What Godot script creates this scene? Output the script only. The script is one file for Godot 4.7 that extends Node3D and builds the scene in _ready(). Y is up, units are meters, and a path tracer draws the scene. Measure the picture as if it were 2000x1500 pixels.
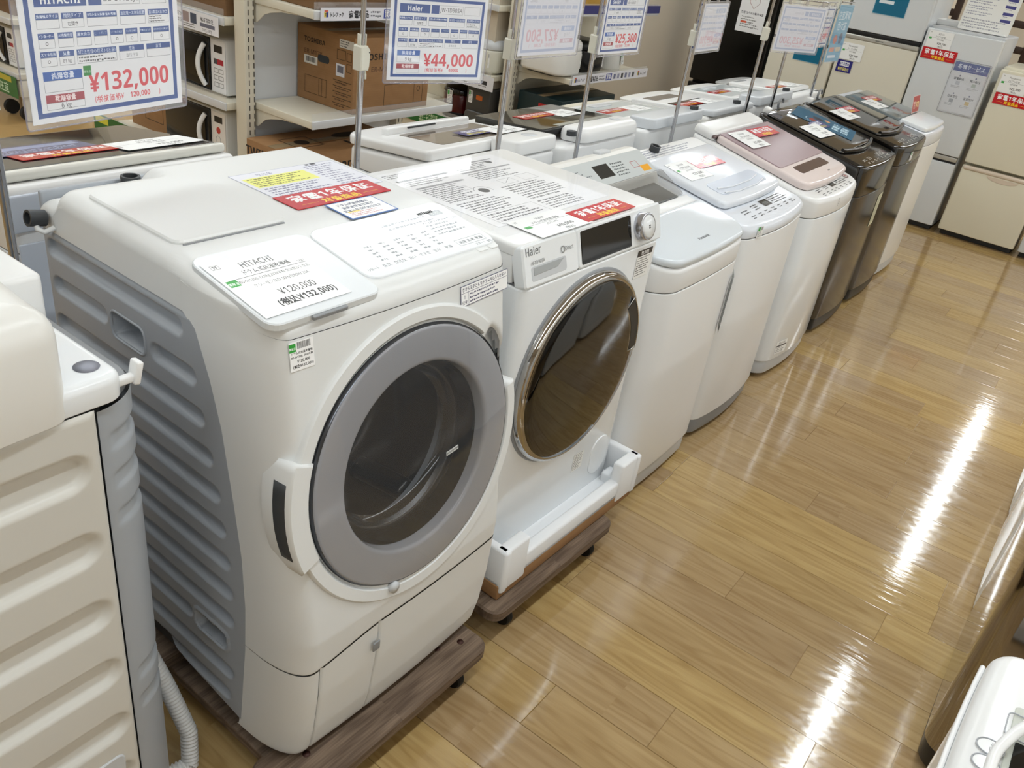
extends Node3D
# Second-hand appliance shop: a row of washing machines on a glossy plank floor, shelving and fridges behind.
# World: +x runs away along the row, +z towards the aisle, y up, metres.

var M := {}
var T := {}
var rng := RandomNumberGenerator.new()
var camera: Camera3D
var taken := {}

# ------------------------------------------------------------------ nodes
func numbered(called: String) -> String:
	if not taken.has(called):
		taken[called] = 0
		return called
	taken[called] += 1
	return "%s_%03d" % [called, taken[called]]

func tag(o: Node3D, label := "", category := "", group := "", kind := "") -> Node3D:
	if label: o.set_meta("label", label)
	if category: o.set_meta("category", category)
	if group: o.set_meta("group", group)
	if kind: o.set_meta("kind", kind)
	return o

func thing(called: String, label: String, category: String, at := Vector3.ZERO, turn := 0.0, group := "") -> Node3D:
	var o := Node3D.new()
	o.name = numbered(called)
	add_child(o)
	o.position = at
	o.rotation.y = turn
	tag(o, label, category, group)
	return o

func part(parent: Node3D, called: String, mesh: Mesh, mat: Material, xf := Transform3D.IDENTITY, label := "") -> MeshInstance3D:
	var o := MeshInstance3D.new()
	o.name = called if parent != self else numbered(called)
	o.mesh = mesh
	o.material_override = mat
	o.transform = xf
	parent.add_child(o, true)
	if label: o.set_meta("label", label)
	return o

func lone(called: String, mesh: Mesh, mat: Material, xf: Transform3D, label: String, category: String, group := "") -> MeshInstance3D:
	var o := part(self, called, mesh, mat, xf)
	tag(o, label, category, group)
	return o

func struct(called: String, mesh: Mesh, mat: Material, xf := Transform3D.IDENTITY) -> MeshInstance3D:
	var o := part(self, called, mesh, mat, xf)
	o.set_meta("kind", "structure")
	return o

func P(x: float, y: float, z: float) -> Transform3D:
	return Transform3D(Basis.IDENTITY, Vector3(x, y, z))

func R(x: float, y: float, z: float, rx := 0.0, ry := 0.0, rz := 0.0) -> Transform3D:
	return Transform3D(Basis.from_euler(Vector3(deg_to_rad(rx), deg_to_rad(ry), deg_to_rad(rz))), Vector3(x, y, z))

# ------------------------------------------------------------------ mesh building
class MB:
	var st := SurfaceTool.new()
	func _init() -> void:
		st.begin(Mesh.PRIMITIVE_TRIANGLES)
		st.set_smooth_group(-1)
	func g(n: int) -> MB:
		st.set_smooth_group(n)
		return self
	func tri(a: Vector3, b: Vector3, c: Vector3, ua := Vector2.ZERO, ub := Vector2.ZERO, uc := Vector2.ZERO) -> void:
		st.set_uv(ua); st.add_vertex(a)
		st.set_uv(ub); st.add_vertex(b)
		st.set_uv(uc); st.add_vertex(c)
	# a b c d run clockwise as seen from outside
	func quad(a: Vector3, b: Vector3, c: Vector3, d: Vector3, u := Rect2(0, 0, 1, 1)) -> void:
		var u0 := u.position
		var u1 := u.end
		tri(a, b, c, u0, Vector2(u1.x, u0.y), u1)
		tri(a, c, d, u0, u1, Vector2(u0.x, u1.y))
	func box(c: Vector3, s: Vector3) -> void:
		var h := s / 2.0
		for ax in 3:
			for sg in [-1.0, 1.0]:
				var n := Vector3.ZERO; n[ax] = sg
				var u := Vector3.ZERO; u[(ax + 1) % 3] = sg
				var v := Vector3.ZERO; v[(ax + 2) % 3] = 1.0
				quad(c + (n + u * -1.0 + v) * h, c + (n + u + v) * h, c + (n + u - v) * h, c + (n - u - v) * h)
	# rings of equal length; closed round; ring order: seen from outside, points run so that (i,k)->(i,k+1)->(i+1,k+1) is clockwise when flip is false
	func loft(rings: Array, closed := true, flip := false) -> void:
		for i in rings.size() - 1:
			var a: PackedVector3Array = rings[i]
			var b: PackedVector3Array = rings[i + 1]
			var n := a.size()
			for k in (n if closed else n - 1):
				var k1 := (k + 1) % n
				if flip:
					tri(a[k], b[k], b[k1]); tri(a[k], b[k1], a[k1])
				else:
					tri(a[k], b[k1], b[k]); tri(a[k], a[k1], b[k1])
	func done() -> ArrayMesh:
		st.generate_normals()
		return st.commit()

func half_plan(w: float, d: float, rf: float, rb: float, bow: float, inset: float, ns := 12, ncr := 7, nf := 9, x_off := 0.0) -> PackedVector2Array:
	# right half of a plan outline, from front centre to back centre; z = 0 at the front corners' plane
	var hw := w / 2.0 - inset
	var z0 := -inset
	var z1 := -d + inset
	var a := maxf(rf - inset, 0.0005)
	var b := maxf(rb - inset, 0.0005)
	var pts := PackedVector2Array()
	for i in nf:
		pts.append(Vector2((hw - a) * i / nf, z0))
	for i in ncr + 1:
		var t := PI / 2 * i / ncr
		pts.append(Vector2(hw - a + a * sin(t), z0 - a + a * cos(t)))
	for i in range(1, ns):
		pts.append(Vector2(hw, lerpf(z0 - a, z1 + b, float(i) / ns)))
	for i in ncr + 1:
		var t := PI / 2 * i / ncr
		pts.append(Vector2(hw - b + b * cos(t), z1 + b - b * sin(t)))
	for i in range(1, 3):
		pts.append(Vector2((hw - b) * (1.0 - i / 2.0), z1))
	if bow != 0.0:
		for i in pts.size():
			var p := pts[i]
			var wt := clampf((p.y + rf * 1.0 + 0.02) / (rf + 0.02), 0.0, 1.0)
			p.y += bow * (1.0 - pow(2.0 * p.x / w, 2.0)) * wt
			pts[i] = p
	return pts

func ring3(hp: PackedVector2Array, y: Callable) -> PackedVector3Array:
	var out := PackedVector3Array()
	var n := hp.size()
	for i in n:
		out.append(Vector3(hp[i].x, y.call(hp[i].y), hp[i].y))
	for i in range(n - 2, 0, -1):
		out.append(Vector3(-hp[i].x, y.call(hp[i].y), hp[i].y))
	return out

# A cabinet: rounded plan, bottom y0 (Callable or float), top y1 (Callable of z or float), rounded top rim rt and bottom rim rbm
func cab(w: float, d: float, y0, y1, rf := 0.03, rb := 0.02, bow := 0.0, rt := 0.01, rbm := 0.004, cap_top := true, cap_bottom := true, ns := 12) -> ArrayMesh:
	var m := MB.new()
	var f0: Callable = y0 if y0 is Callable else func(_z): return y0
	var f1: Callable = y1 if y1 is Callable else func(_z): return y1
	var rings := []
	var nr := 5
	var add := func(inset: float, y: Callable):
		rings.append(ring3(half_plan(w, d, rf, rb, bow, inset, ns), y))
	if rbm > 0.0:
		for i in 3:
			var t := PI / 2 * i / 3.0
			add.call(rbm * (1.0 - sin(t)), func(z): return f0.call(z) + rbm * (1.0 - cos(t)))
	add.call(0.0, func(z): return f0.call(z) + rbm)
	for i in nr + 1:
		var t := PI / 2 * i / nr
		add.call(rt * (1.0 - cos(t)), func(z): return f1.call(z) - rt * (1.0 - sin(t)))
	m.g(1).loft(rings, true, true)
	var n := half_plan(w, d, rf, rb, bow, 0.0, ns).size()
	if cap_top: strip_cap(m, rings[-1], n, true)
	if cap_bottom: strip_cap(m, rings[0], n, false)
	return m.done()

func strip_cap(m: MB, r: PackedVector3Array, n: int, up: bool) -> void:
	var tot := r.size()
	for i in n - 1:
		var a := r[i]
		var b := r[i + 1]
		var a2 := r[(tot - i) % tot]
		var b2 := r[(tot - i - 1) % tot]
		if up:
			if i == 0: m.tri(a, b2, b, uvxz(a), uvxz(b2), uvxz(b))
			elif i == n - 2: m.tri(a, a2, b, uvxz(a), uvxz(a2), uvxz(b))
			else:
				m.tri(a, a2, b2, uvxz(a), uvxz(a2), uvxz(b2)); m.tri(a, b2, b, uvxz(a), uvxz(b2), uvxz(b))
		else:
			if i == 0: m.tri(a, b, b2)
			elif i == n - 2: m.tri(a, b, a2)
			else:
				m.tri(a, b2, a2); m.tri(a, b, b2)

func uvxz(p: Vector3) -> Vector2:
	return Vector2(p.x, p.z)

func rbox(s: Vector3, r := 0.004, seg := 3) -> ArrayMesh:
	var m := MB.new()
	m.g(1)
	r = minf(r, minf(s.x, minf(s.y, s.z)) * 0.499)
	var h := s / 2.0 - Vector3.ONE * r
	var rings := []
	var lat := []
	for i in seg + 1: lat.append([-PI / 2 + PI / 2 * i / seg, -1.0])
	for i in seg + 1: lat.append([PI / 2 * i / seg, 1.0])
	for l in lat:
		var ring := PackedVector3Array()
		for q in 4:
			var sx: float = [1.0, -1.0, -1.0, 1.0][q]
			var sz: float = [1.0, 1.0, -1.0, -1.0][q]
			for i in seg + 1:
				var a := PI / 2 * q + PI / 2 * i / seg
				ring.append(Vector3(sx * h.x + r * cos(l[0]) * cos(a), l[1] * h.y + r * sin(l[0]), sz * h.z + r * cos(l[0]) * sin(a)))
		rings.append(ring)
	m.loft(rings, true, false)
	var k := seg + 1
	var t: PackedVector3Array = rings[-1]
	m.quad(t[0], t[k], t[2 * k], t[3 * k])
	var b: PackedVector3Array = rings[0]
	m.quad(b[0], b[3 * k], b[2 * k], b[k])
	return m.done()

func box(s: Vector3) -> ArrayMesh:
	var m := MB.new()
	m.box(Vector3.ZERO, s)
	return m.done()

# flat sheet w x h in the xy plane facing +z, UV 0..1, thickness behind
func sheet(w: float, h: float, t := 0.0004) -> ArrayMesh:
	var m := MB.new()
	var a := Vector3(-w / 2, h / 2, t / 2)
	var b := Vector3(w / 2, h / 2, t / 2)
	var c := Vector3(w / 2, -h / 2, t / 2)
	var d := Vector3(-w / 2, -h / 2, t / 2)
	var k := Vector3(0, 0, -t)
	m.quad(a, b, c, d)
	if t > 0.0:
		m.quad(b + k, a + k, d + k, c + k, Rect2(1, 0, -1, 1))
		var e := Rect2(0.01, 0.01, 0.0, 0.0)
		m.quad(a + k, b + k, b, a, e); m.quad(b + k, c + k, c, b, e); m.quad(c + k, d + k, d, c, e); m.quad(d + k, a + k, a, d, e)
	return m.done()

# outline in xy, clockwise seen from +z; extruded from z=-depth to z=0, edges bevelled at the front
func prism(poly: PackedVector2Array, depth: float, bevel := 0.0, smooth := false) -> ArrayMesh:
	var m := MB.new()
	if not Geometry2D.is_polygon_clockwise(poly): poly.reverse()
	# Geometry2D's clockwise is for y down; make ours counter-clockwise in y-up terms consistent with quad()
	var n := poly.size()
	var inner := PackedVector2Array()
	var area := 0.0
	for i in n:
		area += poly[i].cross(poly[(i + 1) % n])
	if area > 0.0:
		poly.reverse()
	for i in n:
		var p := poly[i]
		var a := (p - poly[(i + n - 1) % n]).normalized()
		var b := (poly[(i + 1) % n] - p).normalized()
		var na := Vector2(a.y, -a.x)
		var nb := Vector2(b.y, -b.x)
		var k := (na + nb)
		k = k / maxf(0.3, 1.0 + na.dot(nb))
		inner.append(p + k * bevel)
	m.g(1 if smooth else -1)
	var z := [-depth, -bevel, 0.0]
	var lo := PackedVector3Array()
	var mid := PackedVector3Array()
	var hi := PackedVector3Array()
	for i in n:
		lo.append(Vector3(poly[i].x, poly[i].y, z[0]))
		mid.append(Vector3(poly[i].x, poly[i].y, z[1]))
		hi.append(Vector3(inner[i].x, inner[i].y, 0.0))
	var rr := [lo, mid, hi] if bevel > 0.0 else [lo, hi]
	m.loft(rr, true, false)
	m.g(-1)
	var ix := Geometry2D.triangulate_polygon(inner)
	var bb := Rect2(poly[0], Vector2.ZERO)
	for p in poly: bb = bb.expand(p)
	var uv := func(p: Vector2): return Vector2((p.x - bb.position.x) / bb.size.x, 1.0 - (p.y - bb.position.y) / bb.size.y)
	for i in range(0, ix.size(), 3):
		var a := inner[ix[i]]
		var b := inner[ix[i + 1]]
		var c := inner[ix[i + 2]]
		if (b - a).cross(c - a) > 0.0:
			var s := b; b = c; c = s
		m.tri(Vector3(a.x, a.y, 0), Vector3(b.x, b.y, 0), Vector3(c.x, c.y, 0), uv.call(a), uv.call(b), uv.call(c))
		m.tri(Vector3(a.x, a.y, -depth), Vector3(c.x, c.y, -depth), Vector3(b.x, b.y, -depth), uv.call(a), uv.call(c), uv.call(b))
	return m.done()

func round_rect(w: float, h: float, r: float, seg := 5) -> PackedVector2Array:
	var out := PackedVector2Array()
	for q in 4:
		var c := Vector2([1, -1, -1, 1][q] * (w / 2 - r), [1, 1, -1, -1][q] * (h / 2 - r))
		for i in seg + 1:
			var a := PI / 2 * q + PI / 2 * i / seg
			out.append(c + Vector2(cos(a), sin(a)) * r)
	return out

# profile points (radius, y) from bottom to top, about y
func lathe(prof: Array, seg := 48, hard := false) -> ArrayMesh:
	var m := MB.new()
	var rings := []
	for p in prof:
		var r := PackedVector3Array()
		for k in seg:
			var a := TAU * k / seg
			r.append(Vector3(p[0] * cos(a), p[1], p[0] * sin(a)))
		rings.append(r)
	for i in rings.size() - 1:
		m.g(i if hard else 1)
		m.loft([rings[i], rings[i + 1]], true, false)
	return m.done()

func tube(path: PackedVector3Array, r: float, seg := 10, rs := PackedFloat32Array(), closed := false) -> ArrayMesh:
	var m := MB.new()
	m.g(1)
	var n := path.size()
	var rings := []
	var up := Vector3.UP
	for i in n:
		var t := (path[(i + 1) % n if closed else mini(i + 1, n - 1)] - path[(i + n - 1) % n if closed else maxi(i - 1, 0)]).normalized()
		if absf(t.dot(up)) > 0.95: up = Vector3.RIGHT if absf(t.x) < 0.7 else Vector3.BACK
		var u := (up - t * up.dot(t)).normalized()
		up = u
		var v := t.cross(u)
		var ring := PackedVector3Array()
		var rad := rs[i] if rs.size() == n else r
		for k in seg:
			var a := TAU * k / seg
			ring.append(path[i] + (u * cos(a) + v * sin(a)) * rad)
		rings.append(ring)
	if closed: rings.append(rings[0])
	m.loft(rings, true, true)
	if not closed:
		m.g(-1)
		for k in range(1, seg - 1):
			m.tri(rings[0][0], rings[0][k + 1], rings[0][k])
			m.tri(rings[-1][0], rings[-1][k], rings[-1][k + 1])
	return m.done()

# parametric sheet: f(u, v) -> Vector3 (or null to leave a hole), lists of u and v
func surf(us: Array, vs: Array, f: Callable, flip := false) -> ArrayMesh:
	var m := MB.new()
	m.g(1)
	var rows := []
	for v in vs:
		var row := []
		for u in us: row.append(f.call(u, v))
		rows.append(row)
	for j in vs.size() - 1:
		for i in us.size() - 1:
			var a = rows[j][i]
			var b = rows[j][i + 1]
			var c = rows[j + 1][i + 1]
			var d = rows[j + 1][i]
			if a == null or b == null or c == null or d == null: continue
			if flip:
				m.tri(a, c, b); m.tri(a, d, c)
			else:
				m.tri(a, b, c); m.tri(a, c, d)
	return m.done()

func span(a: float, b: float, n: int) -> Array:
	var out := []
	for i in n + 1: out.append(lerpf(a, b, float(i) / n))
	return out

func join(list: Array) -> ArrayMesh:
	# [[mesh, transform], ...] as one mesh
	var st := SurfaceTool.new()
	st.begin(Mesh.PRIMITIVE_TRIANGLES)
	for e in list: st.append_from(e[0], 0, e[1])
	return st.commit()

func lettering(s: String, h: float, bold := true, serif := false, stretch := 1.0) -> ArrayMesh:
	var key := "font%s%s" % [bold, serif]
	if not T.has(key):
		var f := SystemFont.new()
		f.font_names = PackedStringArray(["Droid Serif" if serif else "Droid Sans"])
		f.font_weight = 700 if bold else 400
		T[key] = f
	var t := TextMesh.new()
	t.font = T[key]
	t.text = s
	t.font_size = 32
	t.pixel_size = h / 23.0
	t.depth = 0.0004
	t.curve_step = 2.0
	var st := SurfaceTool.new()
	st.begin(Mesh.PRIMITIVE_TRIANGLES)
	st.append_from(t, 0, Transform3D(Basis.from_scale(Vector3(stretch, 1, 1)), Vector3.ZERO))
	return st.commit()

# ------------------------------------------------------------------ materials
func mat(called: String, c: Color, rough := 0.5, metal := 0.0, extra := {}) -> StandardMaterial3D:
	if M.has(called): return M[called]
	var m := StandardMaterial3D.new()
	m.resource_name = called
	m.albedo_color = c
	m.roughness = rough
	m.metallic = metal
	for k in extra: m.set(k, extra[k])
	M[called] = m
	return m

func glass(called: String, c: Color, rough := 0.02, spec := 0.5) -> StandardMaterial3D:
	return mat(called, c, rough, 0.0, {"transparency": BaseMaterial3D.TRANSPARENCY_ALPHA, "metallic_specular": spec})

func printed(called: String, img: Image, rough := 0.35, alpha := false) -> StandardMaterial3D:
	if M.has(called): return M[called]
	var m := mat(called, Color.WHITE, rough)
	m.albedo_texture = ImageTexture.create_from_image(img)
	m.texture_repeat = false
	if alpha: m.transparency = BaseMaterial3D.TRANSPARENCY_ALPHA
	return m

# ------------------------------------------------------------------ printing
# Strokes of the Japanese characters that the signs need, on a 16 x 16 grid (two hex digits a point).
const STROKES := {
	"家": "8082 1412E2E4 36C6 7619 669A9D7F 883C 9A2F D8AA 9AED", "電": "31D1 1613E3E6 8187 4555 A5B5 4767 A7B7 393E 39D9DE 3ED E 3CDC 3EDE 797FEFED",
	"年": "4015 32D2 47C7 474B 1BFB 829F 828F", "保": "4018 252F 616666 61D1D6 66D6 59F9 A6AF A95E A9FE", "証": "3041 1262 2555 2858 2B2F 2B5B5F 2F5F 72E2 A2AE A8E8 878E 6EFE",
	"対": "4042 1373 631D 257B 84F4 C0CEAD 989B", "象": "5023 51B194 2428 24D4D8 28D8 7478 7819 699C9E7F 8A3C 9C2F DA9B 9BEE", "商": "8082 12E2 5264 A294 1F15E5EFCE 7548 85A6A8C8 4A4E 4ABABE 4EBE",
	"品": "4146 41B1B6 46B6 181E 18686E 1E6E 989E 98E8EE 9EEE", "洗": "1132 0526 0F38 6245 53D3 9098 48F8 784F A8AEEEEB", "濯": "1132 0526 0F38 51818564 A1D1D5B4 865A 787F 77F7 7AEA 7CEC 7FFF B7BF",
	"容": "8082 1412E2E4 5427 A4D7 861C 86EC 5B5F 5BBBBF 5FBF", "量": "4044 40C0C4 44C4 42C2 06F6 383C 38C8CC 3CCC 3ACA 888F 2DDD 1FEF", "乾": "1171 4044 2428 246468 2868 2666 0A8A 484F A085 93F3 96D68BAFEFED",
	"燥": "1417 7356 40471E 496D 8185 81D1D5 85D5 767A 76A6AA 7AAA C6CA C6F6FA CAFA 6CFC ABAF AC7F ACEF", "税": "6023 0474 424F 450A 457A 8294 E0C3 8589 85E5E9 89E9 A97F C9CEFEFB",
	"抜": "0474 404F2E 0A78 73F3 B0AA6F 86D67F 88EF", "価": "4016 242F 52F2 565E 56E6EE 5EEE 828E B2BE", "格": "0474 404F 450B 457A A075 91E16A 83F9 8A8F 8AEAEF 8FEF", "込": "1133 06363C0F 3DFF 80A0 A05C A2FC",
	"各": "6014 51C10B 44FB 4A4F 4ABABF 4FBF", "種": "5023 0474 424F 450A 457A E091 73F3 858A 85E5EA 8AEA 87E7 B1BF 8CEC 6FFF", "サ": "14E4 505A B0B86F", "ー": "18E8", "ビ": "212E3FDF 28D5 D0E2 B0C2", "ス": "22C21F 8AEF",
	"ト": "505F 56CA", "レ": "303FE8", "フ": "11D15F", "ァ": "56D6B9 986F", "ク": "501A 42D25F", "ド": "505F 56CA C0D2 E0F2", "ラ": "31C1 15D56F", "ム": "702DDB 9AEF", "式": "03F3 A0ADFFFB D0E2 2787 575D 1E8C",
	"機": "0464 303F 3509 3669 91749679 D2B4D6B9 6AFA B0BCFFFC 8A6F EA9F", "製": "2022 1272 0474 4048 1518 156568 C1C6 E0E7 0AFA 888A 5A2D 5B5F 8AFF", "買": "1014 10E0E4 14E4 5054 A0A4 353C 35C5CC 3CCC 37C7 3ACA 5C1F ACEF",
	"取": "0181 212C 616F 2464 2868 0C8A 93E38F 94FF", "動": "6011 0373 1418 147478 1878 1676 414C 1A7A 0D8B 95F5EDCD C0C57F", "作": "4017 242F 8059 63F3 939F 97E7 9BEB", "付": "4018 252F 65F5 C0CEAC 899B",
	"間": "1F106065 1565 1363 9590E0EFCF 95E5 93E3 585E 58A8AE 5EAE 5BAB", "ヶ": "6039 53E3 A38D", "の": "846B3D194493E6EB9F", "月": "303B1F 30C0CF 35C5 39C9", "タ": "5018 41D14F 66BA", "イ": "D028 868F", "ル": "414A1F 919FE9",
	"開": "1F106065 1565 1363 9590E0EFCF 95E5 93E3 58A8 5BAB 785F 989F", "閉": "1F106065 1565 1363 9590E0EFCF 95E5 93E3 59B9 878F 995D", "プ": "11C15F D0F0F2D2D0", "お": "1383 505F2E1B7897DADE9F C2E5", "得": "5014 6417 373F 8186 81D1D6 86D6 83D3 78E8 6BFB C8CFAE 8D9E",
	"が": "14A4AC8F 602F C4E9 D0E2", "つ": "1583D3F6EB7E", "き": "23C2 16D5 60B9 2C4FBF", "け": "212F 65E5 B0B99F", "ん": "802F6888AECFFA", "子": "31C183 838F5E 08F8", "ど": "5056 C4281C4FDF D0E2", "も": "704A5FBFEB 2585 2989",
	"を": "13C3 703A6798AB E67A7EDE", "内": "131F 13E3EFCF 8085 853B 85BB", "入": "5080 801F 82FF", "ら": "6092 404B 4A87C8DB8F", "せ": "06F6 313E5FDF B2BA9A", "な": "1373 502A B2E4 959D5F4C6BED", "い": "222A4D7A C3EA", "に": "212F 74D4 6B7EDE",
	"告": "5023 24D4 8088 08F8 4A4F 4ABABF 4FBF", "す": "03F3 808A5B586888 8A6F", "ぎ": "23C2 16D5 60B9 2C4FBF", "ポ": "14E4 808F 583C A8DC D0F0F2D2D0", "ン": "2155 1FE6", "ヒ": "212E3FDF 28D5", "ア": "11E1A5 747A3F", "シ": "2042 1538 1FD8", "ワ": "2227 22D2CA6F",
	"カ": "23D3CFAE 703F", "リ": "313A D1D94F", "自": "7041 222F 22D2DF 26D6 2AD2 2FDF", "左": "03F3 601E 68E8 A8AF 4FFF", "高": "8082 12E2 4448 44B4B8 48B8 1F1AEAEF 6C6F 6CACAF", "質": "1151 3135 1515 9 1E1 B1B5 373D 37C7CD 3DCD 3ACA 5D1F ADEF",
	"温": "1132 0526 0F38 6166 61D1D6 66D6 63D3 585E 58E8EE 888E B8BE 4EFE", "水": "808E6D 1555 551D E487 87EE", "省": "808 5 4027 B0D3 E4482 393F 39C9CF 3FCF 3CCC", "3": "", "生": "4016 24D4 808F 28D8 0FFF", "冷": "1133 0D36 A05 7 A1F7 79B9 6CDC9F",
	"蔵": "02F2 4044 B0B4 25F5 252F 87AEFF C0C4 686E 6888 6E8E", "庫": "8082 12E2 121F 35D5 474C 47C7CC 4CCC 44 C4 848F 2EEE", "ム2": "", "マ": "13D37A 59AE", "ホ": "14E4 808F 583C A8DC", "書": "21D1D5 04F4 26D6 08F8 8088 3A3F 3ACACF 3FCF 3CCC",
}

var glyphs := {}
var tinted := {}

class Pic:
	var im: Image
	var host: Node3D
	func _init(h: Node3D, w: int, hh: int, c: Color) -> void:
		host = h
		im = Image.create_empty(w, hh, false, Image.FORMAT_RGBA8)
		im.fill(c)
	func rect(x: float, y: float, w: float, h: float, c: Color) -> Pic:
		im.fill_rect(Rect2i(roundi(x), roundi(y), maxi(1, roundi(w)), maxi(1, roundi(h))), c)
		return self
	func frame(x: float, y: float, w: float, h: float, t: float, c: Color) -> Pic:
		rect(x, y, w, t, c); rect(x, y + h - t, w, t, c); rect(x, y, t, h, c); rect(x + w - t, y, t, h, c)
		return self
	func line(a: Vector2, b: Vector2, t: float, c: Color) -> Pic:
		var n := maxi(1, ceili(a.distance_to(b) / maxf(0.7, t * 0.4)))
		for i in n + 1:
			var p := a.lerp(b, float(i) / n)
			im.fill_rect(Rect2i(roundi(p.x - t / 2), roundi(p.y - t / 2), maxi(1, roundi(t)), maxi(1, roundi(t))), c)
		return self
	func disc(x: float, y: float, rx: float, ry: float, c: Color) -> Pic:
		for k in range(-int(ry), int(ry) + 1):
			var hw := rx * sqrt(maxf(0.0, 1.0 - pow(k / ry, 2.0)))
			im.fill_rect(Rect2i(roundi(x - hw), roundi(y + k), maxi(1, roundi(2 * hw)), 1), c)
		return self
	func arc(x: float, y: float, rx: float, ry: float, a0: float, a1: float, t: float, c: Color) -> Pic:
		var n := maxi(8, int(maxf(rx, ry)))
		var q := Vector2.ZERO
		for i in n + 1:
			var a := deg_to_rad(lerpf(a0, a1, float(i) / n))
			var p := Vector2(x + rx * cos(a), y + ry * sin(a))
			if i > 0: line(q, p, t, c)
			q = p
		return self
	func char_w(ch: String, h: float, bold: bool) -> float:
		if ch.unicode_at(0) > 0x2000: return h
		return host.glyph(ch, maxi(4, roundi(h)), bold)[2]
	func width(s: String, h: float, bold: bool) -> float:
		var w := 0.0
		for ch in s: w += char_w(ch, h, bold)
		return w
	# text centred on cy; al: 0 left, 1 centre, 2 right
	func text(s: String, x: float, cy: float, h: float, c: Color, al := 0, bold := false, maxw := 0.0) -> Pic:
		var w := width(s, h, bold)
		if maxw > 0.0 and w > maxw:
			h = h * maxw / w
			w = width(s, h, bold)
		var px := x - w * 0.5 * al
		for ch in s:
			if ch.unicode_at(0) > 0x2000:
				stroke(ch, px + h * 0.05, cy - h * 0.45, h * 0.9, c, maxf(1.0, h * (0.115 if bold else 0.07)))
				px += h
			else:
				var g: Array = host.tint(ch, maxi(4, roundi(h)), bold, c)
				if g[0] != null:
					im.blend_rect(g[0], Rect2i(Vector2i.ZERO, g[0].get_size()), Vector2i(roundi(px + g[1].x), roundi(cy + h * 0.36 + g[1].y)))
				px += g[2]
		return self
	func stroke(ch: String, x: float, y: float, h: float, c: Color, t: float) -> void:
		var code: String = host.STROKES.get(ch, "")
		if code == "":
			var k := ch.unicode_at(0)
			code = ["1272 404F 2464 8181 93E38F 94FF 0C6C", "8082 12E2 3646 36C6CC 3CCC 39C9 1FEF", "4016 242F 72E2 A2AF 78E8 6FFF", "1151 313F 1565 8185 81D1D5 85D5 7AEA B6BF 7FFF"][k % 4]
		for s in code.split(" "):
			var n := s.length() / 2
			var q := Vector2.ZERO
			for i in n:
				var p := Vector2(x + (s[i * 2].hex_to_int() + 0.5) / 16.0 * h, y + (s[i * 2 + 1].hex_to_int() + 0.5) / 16.0 * h)
				if i > 0: line(q, p, t, c)
				q = p
	# rows of tiny illegible print
	func fine(x: float, y: float, w: float, rows: int, pitch: float, c: Color, sd: int) -> Pic:
		var r := RandomNumberGenerator.new()
		r.seed = sd
		for i in rows:
			var px := x
			var e := x + w * r.randf_range(0.6, 1.0)
			while px < e:
				var k := r.randf_range(0.3, 0.9) * pitch
				rect(px, y + i * pitch + r.randf_range(0, 0.15) * pitch, minf(k, e - px), maxf(1.0, pitch * r.randf_range(0.3, 0.5)), c)
				px += k + pitch * r.randf_range(0.12, 0.3)
		return self
	func bars(x: float, y: float, w: float, h: float, sd: int) -> Pic:
		var r := RandomNumberGenerator.new()
		r.seed = sd
		var px := x
		while px < x + w:
			var k := float(r.randi_range(1, 3))
			rect(px, y, k, h, Color(0.1, 0.1, 0.1))
			px += k + r.randi_range(1, 3)
		return self

func glyph(ch: String, h: int, bold: bool) -> Array:
	var key := "%s|%d|%s" % [ch, h, bold]
	if glyphs.has(key): return glyphs[key]
	lettering("A", 0.01, bold)
	var f: SystemFont = T["font%s%s" % [bold, false]]
	var ts := TextServerManager.get_primary_interface()
	var rid: RID = f.get_rids()[0]
	var sz := Vector2i(h, 0)
	var gi := ts.font_get_glyph_index(rid, h, ch.unicode_at(0), 0)
	ts.font_render_glyph(rid, sz, gi)
	var uv := ts.font_get_glyph_uv_rect(rid, sz, gi)
	var off := ts.font_get_glyph_offset(rid, sz, gi)
	var adv: float = ts.font_get_glyph_advance(rid, h, gi).x
	var im: Image = null
	if uv.size.x > 0.5:
		var at := ts.font_get_texture_image(rid, sz, ts.font_get_glyph_texture_idx(rid, sz, gi))
		im = at.get_region(Rect2i(uv))
		im.convert(Image.FORMAT_RGBA8)
	glyphs[key] = [im, off, adv]
	return glyphs[key]

func tint(ch: String, h: int, bold: bool, c: Color) -> Array:
	var key := "%s|%d|%s|%s" % [ch, h, bold, c.to_html()]
	if tinted.has(key): return tinted[key]
	var g := glyph(ch, h, bold)
	var im: Image = null
	if g[0] != null:
		im = g[0].duplicate()
		for y in im.get_height():
			for x in im.get_width():
				im.set_pixel(x, y, Color(c.r, c.g, c.b, c.a * im.get_pixel(x, y).a))
	tinted[key] = [im, g[1], g[2]]
	return tinted[key]

func pic(w: int, h: int, c := Color.WHITE) -> Pic:
	return Pic.new(self, w, h, c)

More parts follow.
